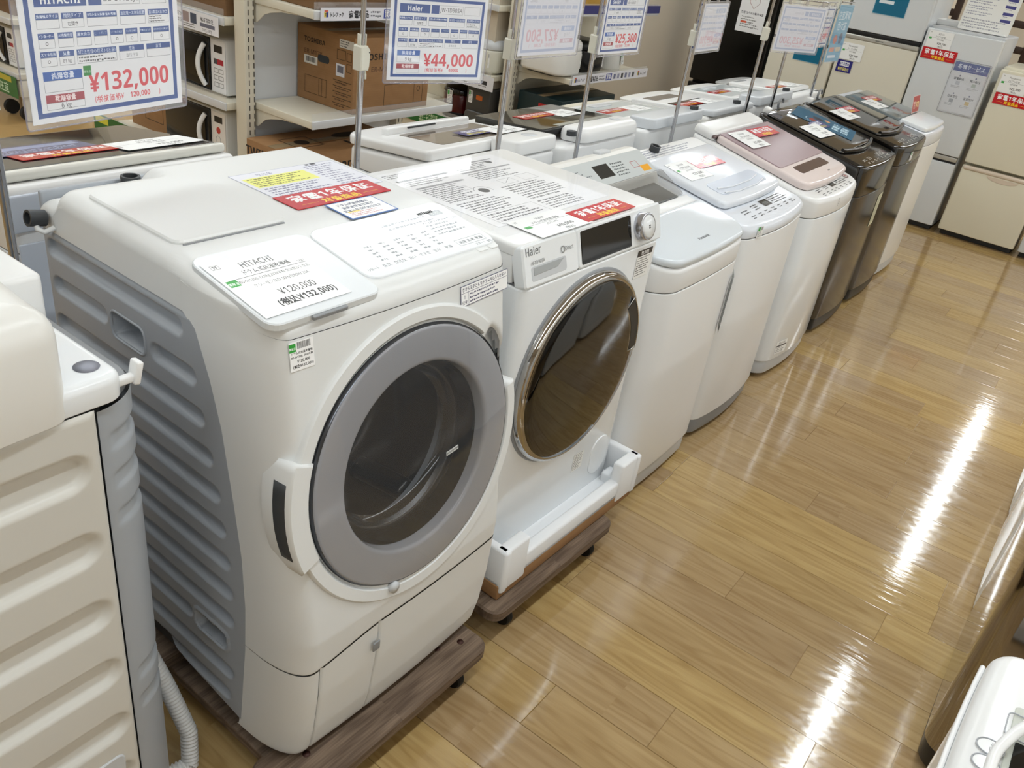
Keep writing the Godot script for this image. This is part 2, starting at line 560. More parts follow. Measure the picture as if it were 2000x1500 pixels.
# ------------------------------------------------------------------ the scene
func _ready() -> void:
	rng.seed = 7
	# camera
	camera = Camera3D.new()
	camera.name = "camera"
	camera.transform = Transform3D(Basis(Vector3(0.5965, 0.1357, 0.7911), Vector3(0.3268, 0.8591, -0.3938), Vector3(-0.7331, 0.4934, 0.4681)).orthonormalized(), Vector3(0, 1.65, 0))
	camera.fov = 49.01
	camera.near = 0.05
	camera.far = 60.0
	add_child(camera)
	# daylight never reaches this hall: a plain grey sky behind closed walls
	var env := Environment.new()
	env.background_mode = Environment.BG_COLOR
	env.background_color = Color(0.62, 0.65, 0.7)
	env.ambient_light_source = Environment.AMBIENT_SOURCE_DISABLED
	env.tonemap_mode = Environment.TONE_MAPPER_LINEAR
	env.tonemap_exposure = 1.0
	env.sdfgi_enabled = true
	env.ssao_enabled = true
	env.ssil_enabled = true
	var we := WorldEnvironment.new()
	we.name = "world_environment"
	we.environment = env
	add_child(we)
	# ceiling lamps: rows of line fittings along x; each stretch is a glowing strip and an area light of its size
	lamp_rows(LAMP_POWER, LAMP_GLOW)
	materials()
	room()
	build_all()

const LAMP_POWER := 0.89
const LAMP_GLOW := 5.0
const LAMP_Y := 2.86

func lamp_rows(power: float, glow: float) -> void:
	var house := mat("lamp_housing", Color(0.93, 0.93, 0.92), 0.5)
	var tube_m := mat("lamp_glow", Color(1, 1, 1), 0.6, 0.0, {"emission_enabled": true, "emission": Color(0.98, 0.99, 1.0), "emission_energy_multiplier": glow})
	var body := cab(1.24, 0.16, 0.0, 0.07, 0.02, 0.02, 0.0, 0.01)
	var bulb := rbox(Vector3(1.18, 0.03, 0.075), 0.014)
	var rows := {-0.12: "over the aisle", -2.75: "over the shelving", -5.4: "behind the shelving", -8.0: "along the left wall", 2.7: "over the opposite washers", 5.2: "along the right wall"}
	for z in rows:
		for run in ([[-2.2, 5.3], [6.75, 13.1]] if z == -0.12 else [[-2.2, 13.1]]):
			var n := int((run[1] - run[0]) / 1.25)
			for i in n:
				var t := thing("ceiling_lamp", "white line lamp on the ceiling, in the row " + rows[z], "lamp", Vector3(run[0] + 1.25 * (i + 0.5), LAMP_Y, z), 0.0, "line lamps on the ceiling " + rows[z])
				part(t, "housing", body, house, P(0, 0.03, 0.08))
				part(t, "tube", bulb, tube_m, P(0, 0.01, 0))
			var l := AreaLight3D.new()
			l.name = "lamp_light"
			l.area_size = Vector2(n * 1.25, 0.06)
			l.light_color = Color(0.935, 0.975, 1.0)
			l.light_energy = power * n
			l.area_range = 40.0
			l.area_attenuation = 2.0
			l.area_normalize_energy = true
			l.shadow_enabled = true
			l.transform = Transform3D(Basis.from_euler(Vector3(-PI / 2, 0, 0)), Vector3(run[0] + n * 0.625, LAMP_Y - 0.03, z))
			add_child(l, true)

func noise(freq: float, sd: int, oct := 3) -> FastNoiseLite:
	var n := FastNoiseLite.new()
	n.seed = sd
	n.frequency = freq
	n.fractal_octaves = oct
	n.noise_type = FastNoiseLite.TYPE_SIMPLEX_SMOOTH
	return n

# wood whose grain runs along u: ring lines warped by slow noise, plus fine pores
func wood_image(w: int, h: int, sd: int, dark: Color, light: Color, rings: float, pore: float) -> Image:
	var im := Image.create_empty(w, h, false, Image.FORMAT_RGB8)
	var a := noise(0.012, sd)
	var b := noise(0.03, sd + 1)
	var c := noise(0.25, sd + 2, 1)
	for y in h:
		for x in w:
			var u := x * 0.22
			var k := a.get_noise_2d(u * 0.5, y * 1.0) * 2.2 + float(y) / h
			var r := 0.5 + 0.5 * sin(k * rings)
			r = r * r
			var f := c.get_noise_2d(x * 0.06, y * 1.6)
			var s := clampf(0.42 * r + 0.34 + 0.5 * b.get_noise_2d(u * 0.3, y * 0.8) + pore * f, 0.0, 1.0)
			im.set_pixel(x, y, light.lerp(dark, s))
	return im

func materials() -> void:
	mat("white", Color(0.93, 0.93, 0.925), 0.28)
	mat("white_gloss", Color(0.93, 0.94, 0.945), 0.1)
	mat("warm_white", Color(0.92, 0.915, 0.895), 0.3)
	mat("pale_grey", Color(0.80, 0.81, 0.82), 0.35)
	mat("steel_grey", Color(0.66, 0.68, 0.705), 0.36)
	mat("mid_grey", Color(0.55, 0.56, 0.57), 0.4)
	mat("dark_grey", Color(0.22, 0.23, 0.24), 0.5)
	mat("black", Color(0.035, 0.035, 0.04), 0.35)
	mat("black_gloss", Color(0.03, 0.028, 0.027), 0.06)
	mat("rubber", Color(0.05, 0.05, 0.052), 0.65)
	mat("chrome", Color(0.78, 0.78, 0.79), 0.12, 1.0)
	mat("steel", Color(0.66, 0.66, 0.67), 0.25, 1.0)
	mat("beige_steel", Color(0.86, 0.835, 0.765), 0.42)
	mat("cream_plastic", Color(0.87, 0.86, 0.80), 0.4)
	mat("ink", Color(0.12, 0.12, 0.13), 0.5)
	mat("ink_grey", Color(0.42, 0.43, 0.44), 0.5)
	mat("seam", Color(0.45, 0.45, 0.45), 0.6)
	mat("foam", Color(0.95, 0.955, 0.96), 0.75)
	glass("acrylic", Color(0.93, 0.95, 0.97, 0.10), 0.03)
	glass("smoke_glass", Color(0.05, 0.055, 0.06, 0.6), 0.02, 0.6)
	glass("clear_smoke", Color(0.45, 0.46, 0.47, 0.3), 0.05)
	var card := noise(0.02, 3)
	var im := Image.create_empty(256, 256, false, Image.FORMAT_RGB8)
	for y in 256:
		for x in 256:
			var s := 0.5 + 0.35 * card.get_noise_2d(x * 0.4, y) + 0.05 * sin(y * 0.8)
			im.set_pixel(x, y, Color(0.56, 0.41, 0.26).lerp(Color(0.66, 0.50, 0.335), clampf(s, 0, 1)))
	for v in [["cardboard", 1.0], ["cardboard_dark", 0.8]]:
		var m := mat(v[0], Color(v[1], v[1], v[1]), 0.8)
		m.albedo_texture = ImageTexture.create_from_image(im)
		m.uv1_triplanar = true
		m.uv1_scale = Vector3(3, 3, 3)

func room() -> void:
	# shell
	var wall := mat("wall_paint", Color(0.83, 0.80, 0.74), 0.7)
	var ceil_m := mat("ceiling_paint", Color(0.93, 0.93, 0.92), 0.8)
	struct("ceiling", box(Vector3(19, 0.1, 15.4)), ceil_m, P(5.3, 3.02, -1.3))
	struct("wall_left", box(Vector3(19, 3.1, 0.1)), wall, P(5.3, 1.5, -8.95))
	struct("wall_right", box(Vector3(19, 3.1, 0.1)), wall, P(5.3, 1.5, 6.35))
	struct("wall_back", box(Vector3(0.1, 3.1, 15.4)), wall, P(-4.2, 1.5, -1.3))
	struct("wall_front", box(Vector3(0.1, 3.1, 15.4)), wall, P(14.8, 1.5, -1.3))
	struct("wall_partition", box(Vector3(3.2, 2.98, 0.08)), mat("partition_paint", Color(0.80, 0.755, 0.68), 0.6), P(6.0, 1.49, -3.36))
	# plank floor: planks run along z, 0.151 m wide
	var tex := ImageTexture.create_from_image(wood_image(768, 192, 11, Color(0.685, 0.56, 0.37), Color(0.80, 0.685, 0.49), 9.0, 0.12))
	var rough_im := Image.create_empty(256, 256, false, Image.FORMAT_L8)
	var rn := noise(0.03, 21, 4)
	for y in 256:
		for x in 256:
			var s := 0.105 + 0.04 * rn.get_noise_2d(x, y)
			rough_im.set_pixel(x, y, Color(s, s, s))
	var rough := ImageTexture.create_from_image(rough_im)
	var bump := NoiseTexture2D.new()
	bump.width = 512; bump.height = 512; bump.seamless = true
	bump.noise = noise(0.02, 31, 3)
	var pm := []
	for k in 5:
		var v: float = [0.97, 1.0, 0.95, 1.03, 0.985][k]
		var m := mat("plank_%s" % ["a", "b", "c", "d", "e"][k], Color(0.97 * v, 0.97 * v, [1.0, 0.95, 1.02, 0.93, 0.98][k] * v), 1.0)
		m.albedo_texture = tex
		m.roughness_texture = rough
		m.metallic_specular = 0.55
		m.heightmap_enabled = true
		m.heightmap_texture = bump
		m.heightmap_scale = 0.035
		m.clearcoat_enabled = true
		m.clearcoat = 0.35
		m.clearcoat_roughness = 0.06
		pm.append(m)
	var base_m := mat("floor_base", Color(0.70, 0.575, 0.385), 0.15)
	base_m.albedo_texture = null
	var fl := struct("floor", box(Vector3(19, 0.1, 15.4)), base_m, P(5.3, -0.053, -1.3))
	var x := -0.163
	var row := 0
	# butt joints seen in the photograph: row centre x -> z of a joint
	var seen := {2.03: -0.411, 1.88: -0.156, 1.73: -0.53, 1.58: -0.03, 2.18: -0.02, 1.73001: 0.135, 2.80: -0.115, 2.95: -0.19, 3.10: -0.547, 3.40: -0.525}
	while x < 6.9:
		var cx := x + 0.0755
		var j := rng.randf_range(-0.9, 0.0)
		for k in seen:
			if absf(k - cx) < 0.06: j = seen[k]
		var z := j
		while z > -1.62: z -= 0.909
		while z < 0.85:
			var z0 := maxf(z, -1.62)
			var z1 := minf(z + 0.909, 0.9)
			if z1 - z0 > 0.02:
				var o := part(fl, "plank", plank(0.151, z1 - z0, x, z0), pm[rng.randi() % 5], P(x - 5.3, 0.053, z0 + 1.3))
			z += 0.909
		x += 0.151
		row += 1

func plank(w: float, l: float, sx: float, sz: float) -> ArrayMesh:
	var m := MB.new()
	var g := 0.0005
	var b := 0.0009
	var u0 := rng.randf()
	var v0 := rng.randf()
	var p := func(px, py, pz): return Vector3(px, py, pz)
	var ring := func(i: float, y: float): return PackedVector3Array([Vector3(g + i, y, g + i), Vector3(w - g - i, y, g + i), Vector3(w - g - i, y, l - g - i), Vector3(g + i, y, l - g - i)])
	var lo: PackedVector3Array = ring.call(0.0, -0.003)
	var mi: PackedVector3Array = ring.call(0.0, -b)
	var hi: PackedVector3Array = ring.call(b, 0.0)
	var uv := func(q: Vector3): return Vector2(u0 + q.z / 1.2, v0 + q.x / 0.32)
	for rr in [[lo, mi], [mi, hi]]:
		for k in 4:
			var a: Vector3 = rr[0][k]
			var a2: Vector3 = rr[0][(k + 1) % 4]
			var c: Vector3 = rr[1][(k + 1) % 4]
			var d: Vector3 = rr[1][k]
			m.tri(a, c, d, uv.call(a), uv.call(c), uv.call(d)); m.tri(a, a2, c, uv.call(a), uv.call(a2), uv.call(c))
	m.tri(hi[0], hi[1], hi[2], uv.call(hi[0]), uv.call(hi[1]), uv.call(hi[2]))
	m.tri(hi[0], hi[2], hi[3], uv.call(hi[0]), uv.call(hi[2]), uv.call(hi[3]))
	return m.done()

func build_all() -> void:
	hero_washer()
	second_washer()
	left_washer()
	front_row()
	back_row()
	opposite_row()
	poles()
	shelving()
	fridges()

func smooth(a: float, b: float, x: float) -> float:
	var t := clampf((x - a) / (b - a), 0.0, 1.0)
	return t * t * (3.0 - 2.0 * t)

func table(xs: Array, ys: Array, x: float) -> float:
	if x <= xs[0]: return ys[0]
	for i in xs.size() - 1:
		if x <= xs[i + 1]:
			return lerpf(ys[i], ys[i + 1], (x - xs[i]) / (xs[i + 1] - xs[i]))
	return ys[-1]

func sector(r0: float, r1: float, a0: float, a1: float, n := 40) -> PackedVector2Array:
	var out := PackedVector2Array()
	for i in n + 1:
		var a := deg_to_rad(lerpf(a0, a1, float(i) / n))
		out.append(Vector2(cos(a), sin(a)) * r1)
	for i in n + 1:
		var a := deg_to_rad(lerpf(a1, a0, float(i) / n))
		out.append(Vector2(cos(a), sin(a)) * r0)
	return out

# a slab lying on a slope: prism turned so that its face looks up; its own y runs towards the back
func lying(x: float, y: float, z: float, slope := 0.0) -> Transform3D:
	return Transform3D(Basis(Vector3.RIGHT, deg_to_rad(-90.0 + slope)), Vector3(x, y, z))

# ---------------------------------------------------------------- the big drum washer on its dolly
const ZS_Y := [0.10, 0.138, 0.363, 0.471, 0.59, 0.695, 0.838, 0.922, 1.0, 1.025, 1.07]
const ZS_Z := [-0.965, -0.956, -0.934, -0.930, -0.937, -0.954, -0.981, -1.008, -1.042, -1.075, -1.08]
const ZF_Y := [0.10, 0.14, 0.2, 0.3, 0.455, 0.6, 0.77, 0.92, 1.0, 1.05, 1.08]
const ZF_Z := [-0.830, -0.812, -0.80, -0.79, -0.785, -0.802, -0.824, -0.845, -0.858, -0.866, -0.87]

func hero_top(z: float) -> float:
	return 1.105 if z < -1.10 else lerpf(1.105, 1.068, (z + 1.10) / 0.23)

func hero_front(u: float, y: float) -> Vector3:
	var zs := table(ZS_Y, ZS_Z, y)
	var zf := table(ZF_Y, ZF_Z, y)
	var k := clampf((absf(u) - 0.83) / 0.17, 0.0, 1.0)
	return Vector3(1.0 + 0.30 * u, y, zs + (zf - zs) * pow(maxf(0.0, 1.0 - pow(k, 2.4)), 1.0 / 2.4) - 0.012 * u * u)

# a frame lying on the front shell, +z outwards
func hero_on(u: float, y: float, lift := 0.0012) -> Transform3D:
	var p := hero_front(u, y)
	var a := hero_front(u + 0.04, y) - hero_front(u - 0.04, y)
	var b := hero_front(u, y + 0.02) - hero_front(u, y - 0.02)
	var x := a.normalized()
	var n := a.cross(b).normalized()
	return Transform3D(Basis(x, n.cross(x), n), p + n * lift)

func hero_washer() -> void:
	var o := Vector3(1.0, 0.125, -0.80)
	var t := thing("washing_machine", "large white front-loading drum washer dryer with a grey ringed round door, nearest of the row", "washing machine", o, deg_to_rad(-1.2))
	var back := Transform3D(Basis.IDENTITY, -o)
	var white: Material = mat("hero_white", Color(0.905, 0.91, 0.905), 0.36)
	# --- pressed steel sides with long ribs and grips
	var ribs := [[0.985, -1.49, -1.10], [0.912, -1.485, -1.335], [0.905, -1.165, -1.07], [0.832, -1.49, -1.052], [0.76, -1.49, -1.034], [0.69, -1.49, -1.018], [0.618, -1.49, -1.006], [0.547, -1.49, -0.997], [0.477, -1.49, -0.992], [0.405, -1.49, -0.992], [0.335, -1.49, -1.128], [0.257, -1.49, -1.0], [0.188, -1.44, -1.012]]
	var grips := [[-1.252, 0.908, 0.05, 0.024], [-1.048, 0.337, 0.05, 0.022]]
	for side in [-1.0, 1.0]:
		var fn := func(u: float, v: float):
			var y: float = lerpf(lerpf(0.215, 0.138, u), 1.017, v)
			var z: float = lerpf(-1.515, table(ZS_Y, ZS_Z, y), u)
			var dp := 0.0
			for r in ribs:
				var dz := maxf(0.0, maxf(r[1] - z, z - r[2]))
				var d := sqrt(dz * dz + (y - r[0]) * (y - r[0]))
				dp = maxf(dp, 0.013 * (1.0 - smooth(0.0105, 0.019, d)))
			for g in grips:
				var q := Vector2(maxf(0.0, absf(z - g[0]) - g[2] + 0.014), maxf(0.0, absf(y - g[1]) - g[3] + 0.014)).length()
				dp = maxf(dp, 0.045 * (1.0 - smooth(0.009, 0.015, q)))
				if q > 0.014 and q < 0.022: dp = -0.003
			var e := minf(minf(u, 1.0 - u) * 0.5, minf(v, 1.0 - v) * 0.85)
			dp += 0.004 * (1.0 - smooth(0.0, 0.006, e))
			return Vector3(1.0 + side * (0.30 - dp), y, z)
		var n1 := 150 if side < 0 else 40
		var n2 := 250 if side < 0 else 80
		part(t, "side_panel", surf(span(0, 1, n1), span(0, 1, n2), fn, side < 0), M.steel_grey, back, "blue grey steel side with long pressed ribs")
	for g in grips:
		part(t, "grip_rim", tube(PackedVector3Array(Array(round_rect(g[2] * 2 + 0.006, g[3] * 2 + 0.006, 0.016)).map(func(p): return Vector3(0.7005, g[1] + p.y, g[0] + p.x))), 0.0028, 6, PackedFloat32Array(), true), M.steel_grey, back)
	# --- front shell: main part over two lower covers, each with turned-in edges
	var ctr := Vector2(1.005, 0.735)
	var us := []
	for i in 121: us.append(sin((i / 60.0 - 1.0) * PI / 2))
	var seam := func(x: float): return 0.375 + 0.032 * smooth(0.70, 0.92, x)
	var patch := func(ua: float, ub: float, ya: Callable, yb: Callable, nv: int, hole: bool) -> ArrayMesh:
		var ss := [ua, ua + 0.006, ua + 0.012]
		for u in us:
			if u > ua + 0.016 and u < ub - 0.016: ss.append(u)
		ss.append_array([ub - 0.012, ub - 0.006, ub])
		var vv := [0.0, 0.004, 0.008]
		vv.append_array(span(0.015, 1.0, nv))
		return surf(ss, vv, func(u, v):
			var p := hero_front(u, 0.5)
			var y0: float = ya.call(p.x)
			var y1: float = yb.call(u)
			var y: float = lerpf(y0, y1, v)
			p = hero_front(u, y)
			var e: float = (y - y0)
			if ua > -0.99: e = minf(e, (u - ua) * 0.3)
			if ub < 0.99: e = minf(e, (ub - u) * 0.3)
			p.z -= 0.0045 * (1.0 - smooth(0.0, 0.0035, e))
			if hole:
				var q := Vector2(p.x, p.y) - ctr
				var r := q.length()
				if r < 0.246: return null
				var a := rad_to_deg(q.angle())
				if a > 8 and a < 44: p.z -= 0.02 * (1.0 - smooth(0.285, 0.302, r)) * smooth(8, 14, a) * (1.0 - smooth(36, 44, a))
			return p, true)
	var rim := func(u: float):
		var z := hero_front(u, 1.05).z
		return hero_top(z) - 0.03
	part(t, "front_panel", patch.call(-1.0, 1.0, seam, rim, 150, true), white, back)
	var low := func(_x): return 0.125
	var top_l := func(u): return seam.call(1.0 + 0.3 * u) - 0.0008
	part(t, "filter_cover", patch.call(-0.80, -0.335, low, top_l, 40, false), white, back)
	part(t, "lower_cover", patch.call(-0.33, 1.0, low, top_l, 40, false), white, back)
	part(t, "corner_cover", patch.call(-1.0, -0.805, low, top_l, 40, false), white, back)
	part(t, "cover_notch", rbox(Vector3(0.018, 0.022, 0.004), 0.0015), M.mid_grey, back * P(0.889, 0.352, -0.783))
	# --- top cover
	var zc := func(u): return hero_front(u, 1.05).z
	part(t, "top_cover", surf(us, span(0, 1, 60), func(u, v):
		var z: float = lerpf(-1.515, zc.call(u), 0.5 - 0.5 * cos(PI * v))
		var x: float = 0.30 * u
		var d := minf(0.30 - absf(x), minf(zc.call(u) - z, z + 1.515))
		var y := hero_top(z)
		var k := 1.0 - clampf(d / 0.03, 0.0, 1.0)
		y -= 0.03 * (1.0 - sqrt(maxf(0.0, 1.0 - k * k)))
		# lower step in the back left corner, where the water inlet stands
		if z < -1.44 and x < -0.08: y -= 0.03 * smooth(-1.44, -1.47, z) * smooth(-0.08, -0.13, x)
		return Vector3(1.0 + x, y, z), true), white, back)
	for side in [-1.0, 1.0]:
		part(t, "top_cover_side", surf(span(-1.515, -1.08, 12), span(0, 1, 4), func(z, v): return Vector3(1.0 + 0.30 * side, lerpf(1.019, 1.0755 - (0.03 if z < -1.46 and side < 0 else 0.0), v), z), side > 0), white, back)
	part(t, "back_panel", rbox(Vector3(0.596, 0.93, 0.012), 0.004), M.steel_grey, back * P(1.0, 0.62, -1.516))
	part(t, "base", cab(0.56, 0.50, 0.012, 0.22, 0.05, 0.03), M.dark_grey, P(0, 0, -0.19))
	for p in [[-0.22, -0.26], [0.22, -0.26], [-0.22, -0.62], [0.22, -0.62]]:
		part(t, "foot", lathe([[0.0, 0.0], [0.028, 0.0], [0.028, 0.02], [0.02, 0.03], [0.0, 0.03]], 20, true), M.mid_grey, P(p[0], 0, p[1]))
	# --- lids and control panel on the sloping top
	var sl := rad_to_deg(atan(0.037 / 0.23))
	part(t, "filter_lid", prism(round_rect(0.222, 0.272, 0.02), 0.012, 0.003), white, back * lying(0.838, 1.1115, -1.264))
	part(t, "lid_shadow_gap", rbox(Vector3(0.2, 0.004, 0.004), 0.001), M.mid_grey, back * P(0.838, 1.105, -1.1265))
	var lid := part(t, "detergent_lid", prism(round_rect(0.226, 0.208, 0.022), 0.012, 0.002), mat("panel_white", Color(0.90, 0.915, 0.925), 0.25), back * lying(0.824, hero_top(-0.975) + 0.003, -0.975, sl))
	part(lid, "finger_pull", prism(round_rect(0.07, 0.007, 0.003), 0.006, 0.001), M.mid_grey, P(-0.005, -0.1085, -0.001))
	var cp := pic(1100, 520, Color(0.945, 0.955, 0.965))
	hero_panel_print(cp)
	part(t, "control_panel", prism(round_rect(0.335, 0.172, 0.024), 0.01, 0.0015), printed("hero_panel", cp.im, 0.18), back * lying(1.108, hero_top(-0.99) + 0.0035, -0.99, sl))
	part(t, "brand_lettering", lettering("HITACHI", 0.0075), M.ink, back * lying(1.213, hero_top(-1.045) + 0.004, -1.045, sl))
	part(t, "start_button", prism(round_rect(0.028, 0.014, 0.004), 0.003, 0.0006), white, back * lying(1.222, hero_top(-0.901) + 0.0008, -0.901, sl))
	part(t, "power_button", prism(round_rect(0.026, 0.016, 0.0075), 0.003, 0.0006), white, back * lying(1.254, hero_top(-0.901) + 0.0008, -0.901, sl))
	# --- water inlet and hose hook at the back
	part(t, "water_inlet", lathe([[0.0, 0.0], [0.019, 0.0], [0.019, 0.006], [0.0175, 0.008], [0.0185, 0.011], [0.0175, 0.014], [0.0185, 0.017], [0.0175, 0.02], [0.0185, 0.023], [0.018, 0.028], [0.0135, 0.028], [0.0125, 0.012], [0.0, 0.012]], 28, true), M.dark_grey, back * P(0.862, 1.07, -1.487))
	part(t, "bath_water_inlet", lathe([[0.0, 0.0], [0.015, 0.0], [0.015, 0.03], [0.011, 0.03], [0.011, 0.012], [0.0, 0.012]], 24, true), M.dark_grey, back * R(0.694, 1.043, -1.49, 0, 0, 80))
	part(t, "hose_hook", tube(PackedVector3Array([Vector3(0.70, 1.03, -1.47), Vector3(0.682, 1.025, -1.47), Vector3(0.674, 1.03, -1.477), Vector3(0.676, 1.036, -1.487)]), 0.005, 8), white, back)
	# --- door
	var tilt := 7.4
	var dx := back * Transform3D(Basis(Vector3.RIGHT, deg_to_rad(-tilt)), Vector3(1.005, 0.735, -0.8185))   # its own +z looks out of the door
	var turn := Transform3D(Basis(Vector3.RIGHT, PI / 2), Vector3.ZERO)
	part(t, "door_bezel", prism(sector(0.2635, 0.292, 46, 372, 90), 0.075, 0.004, true), white, dx)
	part(t, "door_gap", lathe([[0.262, -0.05], [0.262, -0.004]], 80), M.mid_grey, dx * turn)
	part(t, "inner_shell", surf(span(-0.97, 0.97, 60), span(0.13, 1.0, 40), func(u, y):
		var q := hero_front(u, y) + Vector3(0, 0, -0.007)
		return null if Vector2(q.x, q.y).distance_to(ctr) < 0.27 else q, true), M.seam, back)
	part(t, "door_well", lathe([[0.262, -0.03], [0.18, -0.035], [0.18, -0.12]], 72, true), M.mid_grey, dx * turn)
	part(t, "grip_block", prism(sector(0.2635, 0.306, 159, 200, 14), 0.07, 0.004, true), white, dx * P(0, 0, 0.005))
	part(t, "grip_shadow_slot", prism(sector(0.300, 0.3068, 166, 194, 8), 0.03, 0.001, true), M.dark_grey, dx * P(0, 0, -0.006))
	var door := part(t, "door", lathe([[0.254, -0.03], [0.257, -0.012], [0.257, -0.003], [0.2555, 0.0015], [0.252, 0.0035], [0.251, 0.0037], [0.22, 0.0045], [0.195, 0.0045], [0.194, 0.0044], [0.190, 0.0035], [0.187, 0.0], [0.186, -0.004], [0.184, -0.03]], 96), mat("door_ring_grey", Color(0.60, 0.605, 0.625), 0.14), dx * turn, "grey plastic ring around the round window")
	part(door, "door_trim", lathe([[0.2572, -0.012], [0.2592, -0.007], [0.2592, -0.003], [0.2555, 0.002]], 96), mat("trim_dark", Color(0.33, 0.34, 0.36), 0.2, 0.7))
	part(door, "window_pane", lathe([[0.25, 0.0048], [0.2, 0.008], [0.17, 0.0095], [0.12, 0.0115], [0.06, 0.0125], [0.0, 0.013]], 72), glass("door_pane", Color(0.8, 0.81, 0.83, 0.06), 0.03, 0.5), Transform3D.IDENTITY, "smoked clear window")
	part(door, "glass_bowl", lathe([[0.183, -0.02], [0.176, -0.05], [0.165, -0.075], [0.15, -0.085]], 72), mat("bowl_dark", Color(0.055, 0.058, 0.06), 0.08))
	part(door, "gasket_ring", lathe([[0.172, -0.062], [0.168, -0.055], [0.163, -0.062], [0.158, -0.07]], 72), mat("gasket_grey", Color(0.075, 0.078, 0.08), 0.25))
	var drum := part(t, "drum", lathe([[0.0, -0.34], [0.06, -0.335], [0.2, -0.33], [0.215, -0.31], [0.215, -0.12], [0.19, -0.095], [0.15, -0.085]], 60), mat("drum_steel", Color(0.05, 0.055, 0.058), 0.3, 0.3), dx * turn)
	for k in 3:
		part(drum, "baffle", rbox(Vector3(0.05, 0.16, 0.035), 0.014), mat("baffle_grey", Color(0.06, 0.065, 0.068), 0.3), Transform3D(Basis(Vector3.UP, TAU * k / 3 + 0.5), Vector3.ZERO) * P(0, -0.21, 0.2))
	for k in 9:
		var a := TAU * k / 8
		part(drum, "drum_hole", lathe([[0.006, 0.0], [0.009, 0.002], [0.0, 0.002]], 12), M.dark_grey, P((0.04 if k < 8 else 0.0) * cos(a), -0.332, (0.04 if k < 8 else 0.0) * sin(a)))
	var bd := pic(180, 50, Color(0.85, 0.86, 0.86))
	bd.text("BIGDRUM", 90, 25, 36, Color(0.2, 0.2, 0.22), 1, true)
	part(door, "drum_sticker", sheet(0.034, 0.0085), printed("drum_sticker", bd.im), Transform3D(Basis(Vector3.RIGHT, -PI / 2), Vector3.ZERO) * R(0.077, -0.015, 0.0128, 0, 0, 5))
	part(t, "door_latch", lathe([[0.0, 0.0], [0.012, 0.0], [0.012, 0.012], [0.0, 0.014]], 20), M.pale_grey, dx * turn * P(-0.08, -0.005, 0.253))
	# --- stickers on the front
	var st := pic(200, 210)
	st.rect(0, 12, 54, 60, Color(0.2, 0.65, 0.25)).text("買取中", 27, 48, 18, Color.WHITE, 1, true).bars(66, 8, 110, 48, 5).text("ドラム式洗濯乾燥機", 100, 84, 20, Color(0.15, 0.15, 0.15), 1, true, 180).text("BD-SV120JL  2024年製", 100, 112, 20, Color(0.15, 0.15, 0.15), 1, true, 180)
	st.text("¥120,000", 110, 146, 26, Color(0.1, 0.1, 0.1), 1, true).text("(税込¥132,000)", 104, 180, 25, Color(0.1, 0.1, 0.1), 1, true)
	part(t, "barcode_sticker", sheet(0.044, 0.047), printed("barcode_sticker", st.im), back * hero_on(-0.79, 1.012))
	var ws := pic(560, 150)
	ws.frame(0, 0, 560, 150, 4, Color(0.25, 0.25, 0.4)).rect(0, 52, 560, 3, Color(0.25, 0.25, 0.4)).rect(88, 52, 3, 98, Color(0.25, 0.25, 0.4)).text("きけん！子どもをドラム内に入らせない", 280, 28, 29, Color(0.2, 0.2, 0.3), 1, true, 530)
	ws.text("!", 45, 84, 34, Color(0.2, 0.2, 0.3), 1, true).text("警告", 45, 122, 30, Color(0.2, 0.2, 0.3), 1, true).fine(104, 66, 430, 3, 27, Color(0.35, 0.35, 0.45), 3)
	part(t, "warning_sticker", sheet(0.148, 0.04), printed("warning_sticker", ws.im), back * hero_on(0.66, 1.012))
	# --- things lying on the top
	var tg := pic(820, 620)
	tg.frame(46, 36, 70, 46, 3, Color(0.25, 0.25, 0.25)).text("TF", 81, 60, 40, Color(0.2, 0.2, 0.2), 1, true).text("HITACHI", 420, 96, 80, Color(0.1, 0.1, 0.1), 1)
	tg.text("ドラム式洗濯乾燥機", 440, 172, 50, Color(0.1, 0.1, 0.1), 1).rect(60, 214, 730, 4, Color(0.15, 0.15, 0.15)).text("12087", 760, 196, 26, Color(0.2, 0.2, 0.2), 1)
	tg.rect(26, 216, 92, 66, Color(0.2, 0.65, 0.25)).text("買取中", 72, 254, 30, Color.WHITE, 1, true)
	tg.text("BD-SV120JL 12.0kg 2024年製 輸送ボルト欠品", 450, 254, 44, Color(0.1, 0.1, 0.1), 1, false, 660).text("クリーニング済 50Hz／60Hz 20A", 450, 318, 42, Color(0.1, 0.1, 0.1), 1, false, 520)
	tg.text("¥120,000", 480, 430, 84, Color(0.08, 0.08, 0.08), 1).text("(税込¥132,000)", 480, 526, 80, Color(0.08, 0.08, 0.08), 1, true)
	lone("price_tag", sheet(0.166, 0.163), printed("hero_tag", tg.im), Transform3D(Basis(Vector3.UP, deg_to_rad(-1.2)), o) * back * lying(0.80, hero_top(-0.972) + 0.0045, -0.972, sl), "white price tag reading 120,000 yen on the front of the grey ringed drum washer", "price tag")
	var lf := pic(900, 560, Color(0.93, 0.935, 0.965))
	lf.frame(0, 0, 900, 560, 4, Color(0.66, 0.68, 0.78)).rect(36, 96, 520, 190, Color(0.97, 0.97, 0.55)).text("△警告", 250, 58, 46, Color(0.45, 0.45, 0.6), 1).fine(60, 112, 470, 5, 34, Color(0.5, 0.5, 0.25), 4).fine(50, 310, 560, 6, 38, Color(0.5, 0.5, 0.62), 5).fine(600, 40, 270, 12, 40, Color(0.6, 0.6, 0.7), 6)
	lf.rect(640, 6, 36, 26, Color(0.25, 0.25, 0.27)).rect(690, 4, 46, 26, Color(0.2, 0.2, 0.22))
	part(t, "instruction_sticker", sheet(0.262, 0.165), printed("hero_leaflet", lf.im), back * lying(1.135, 1.1056, -1.298))
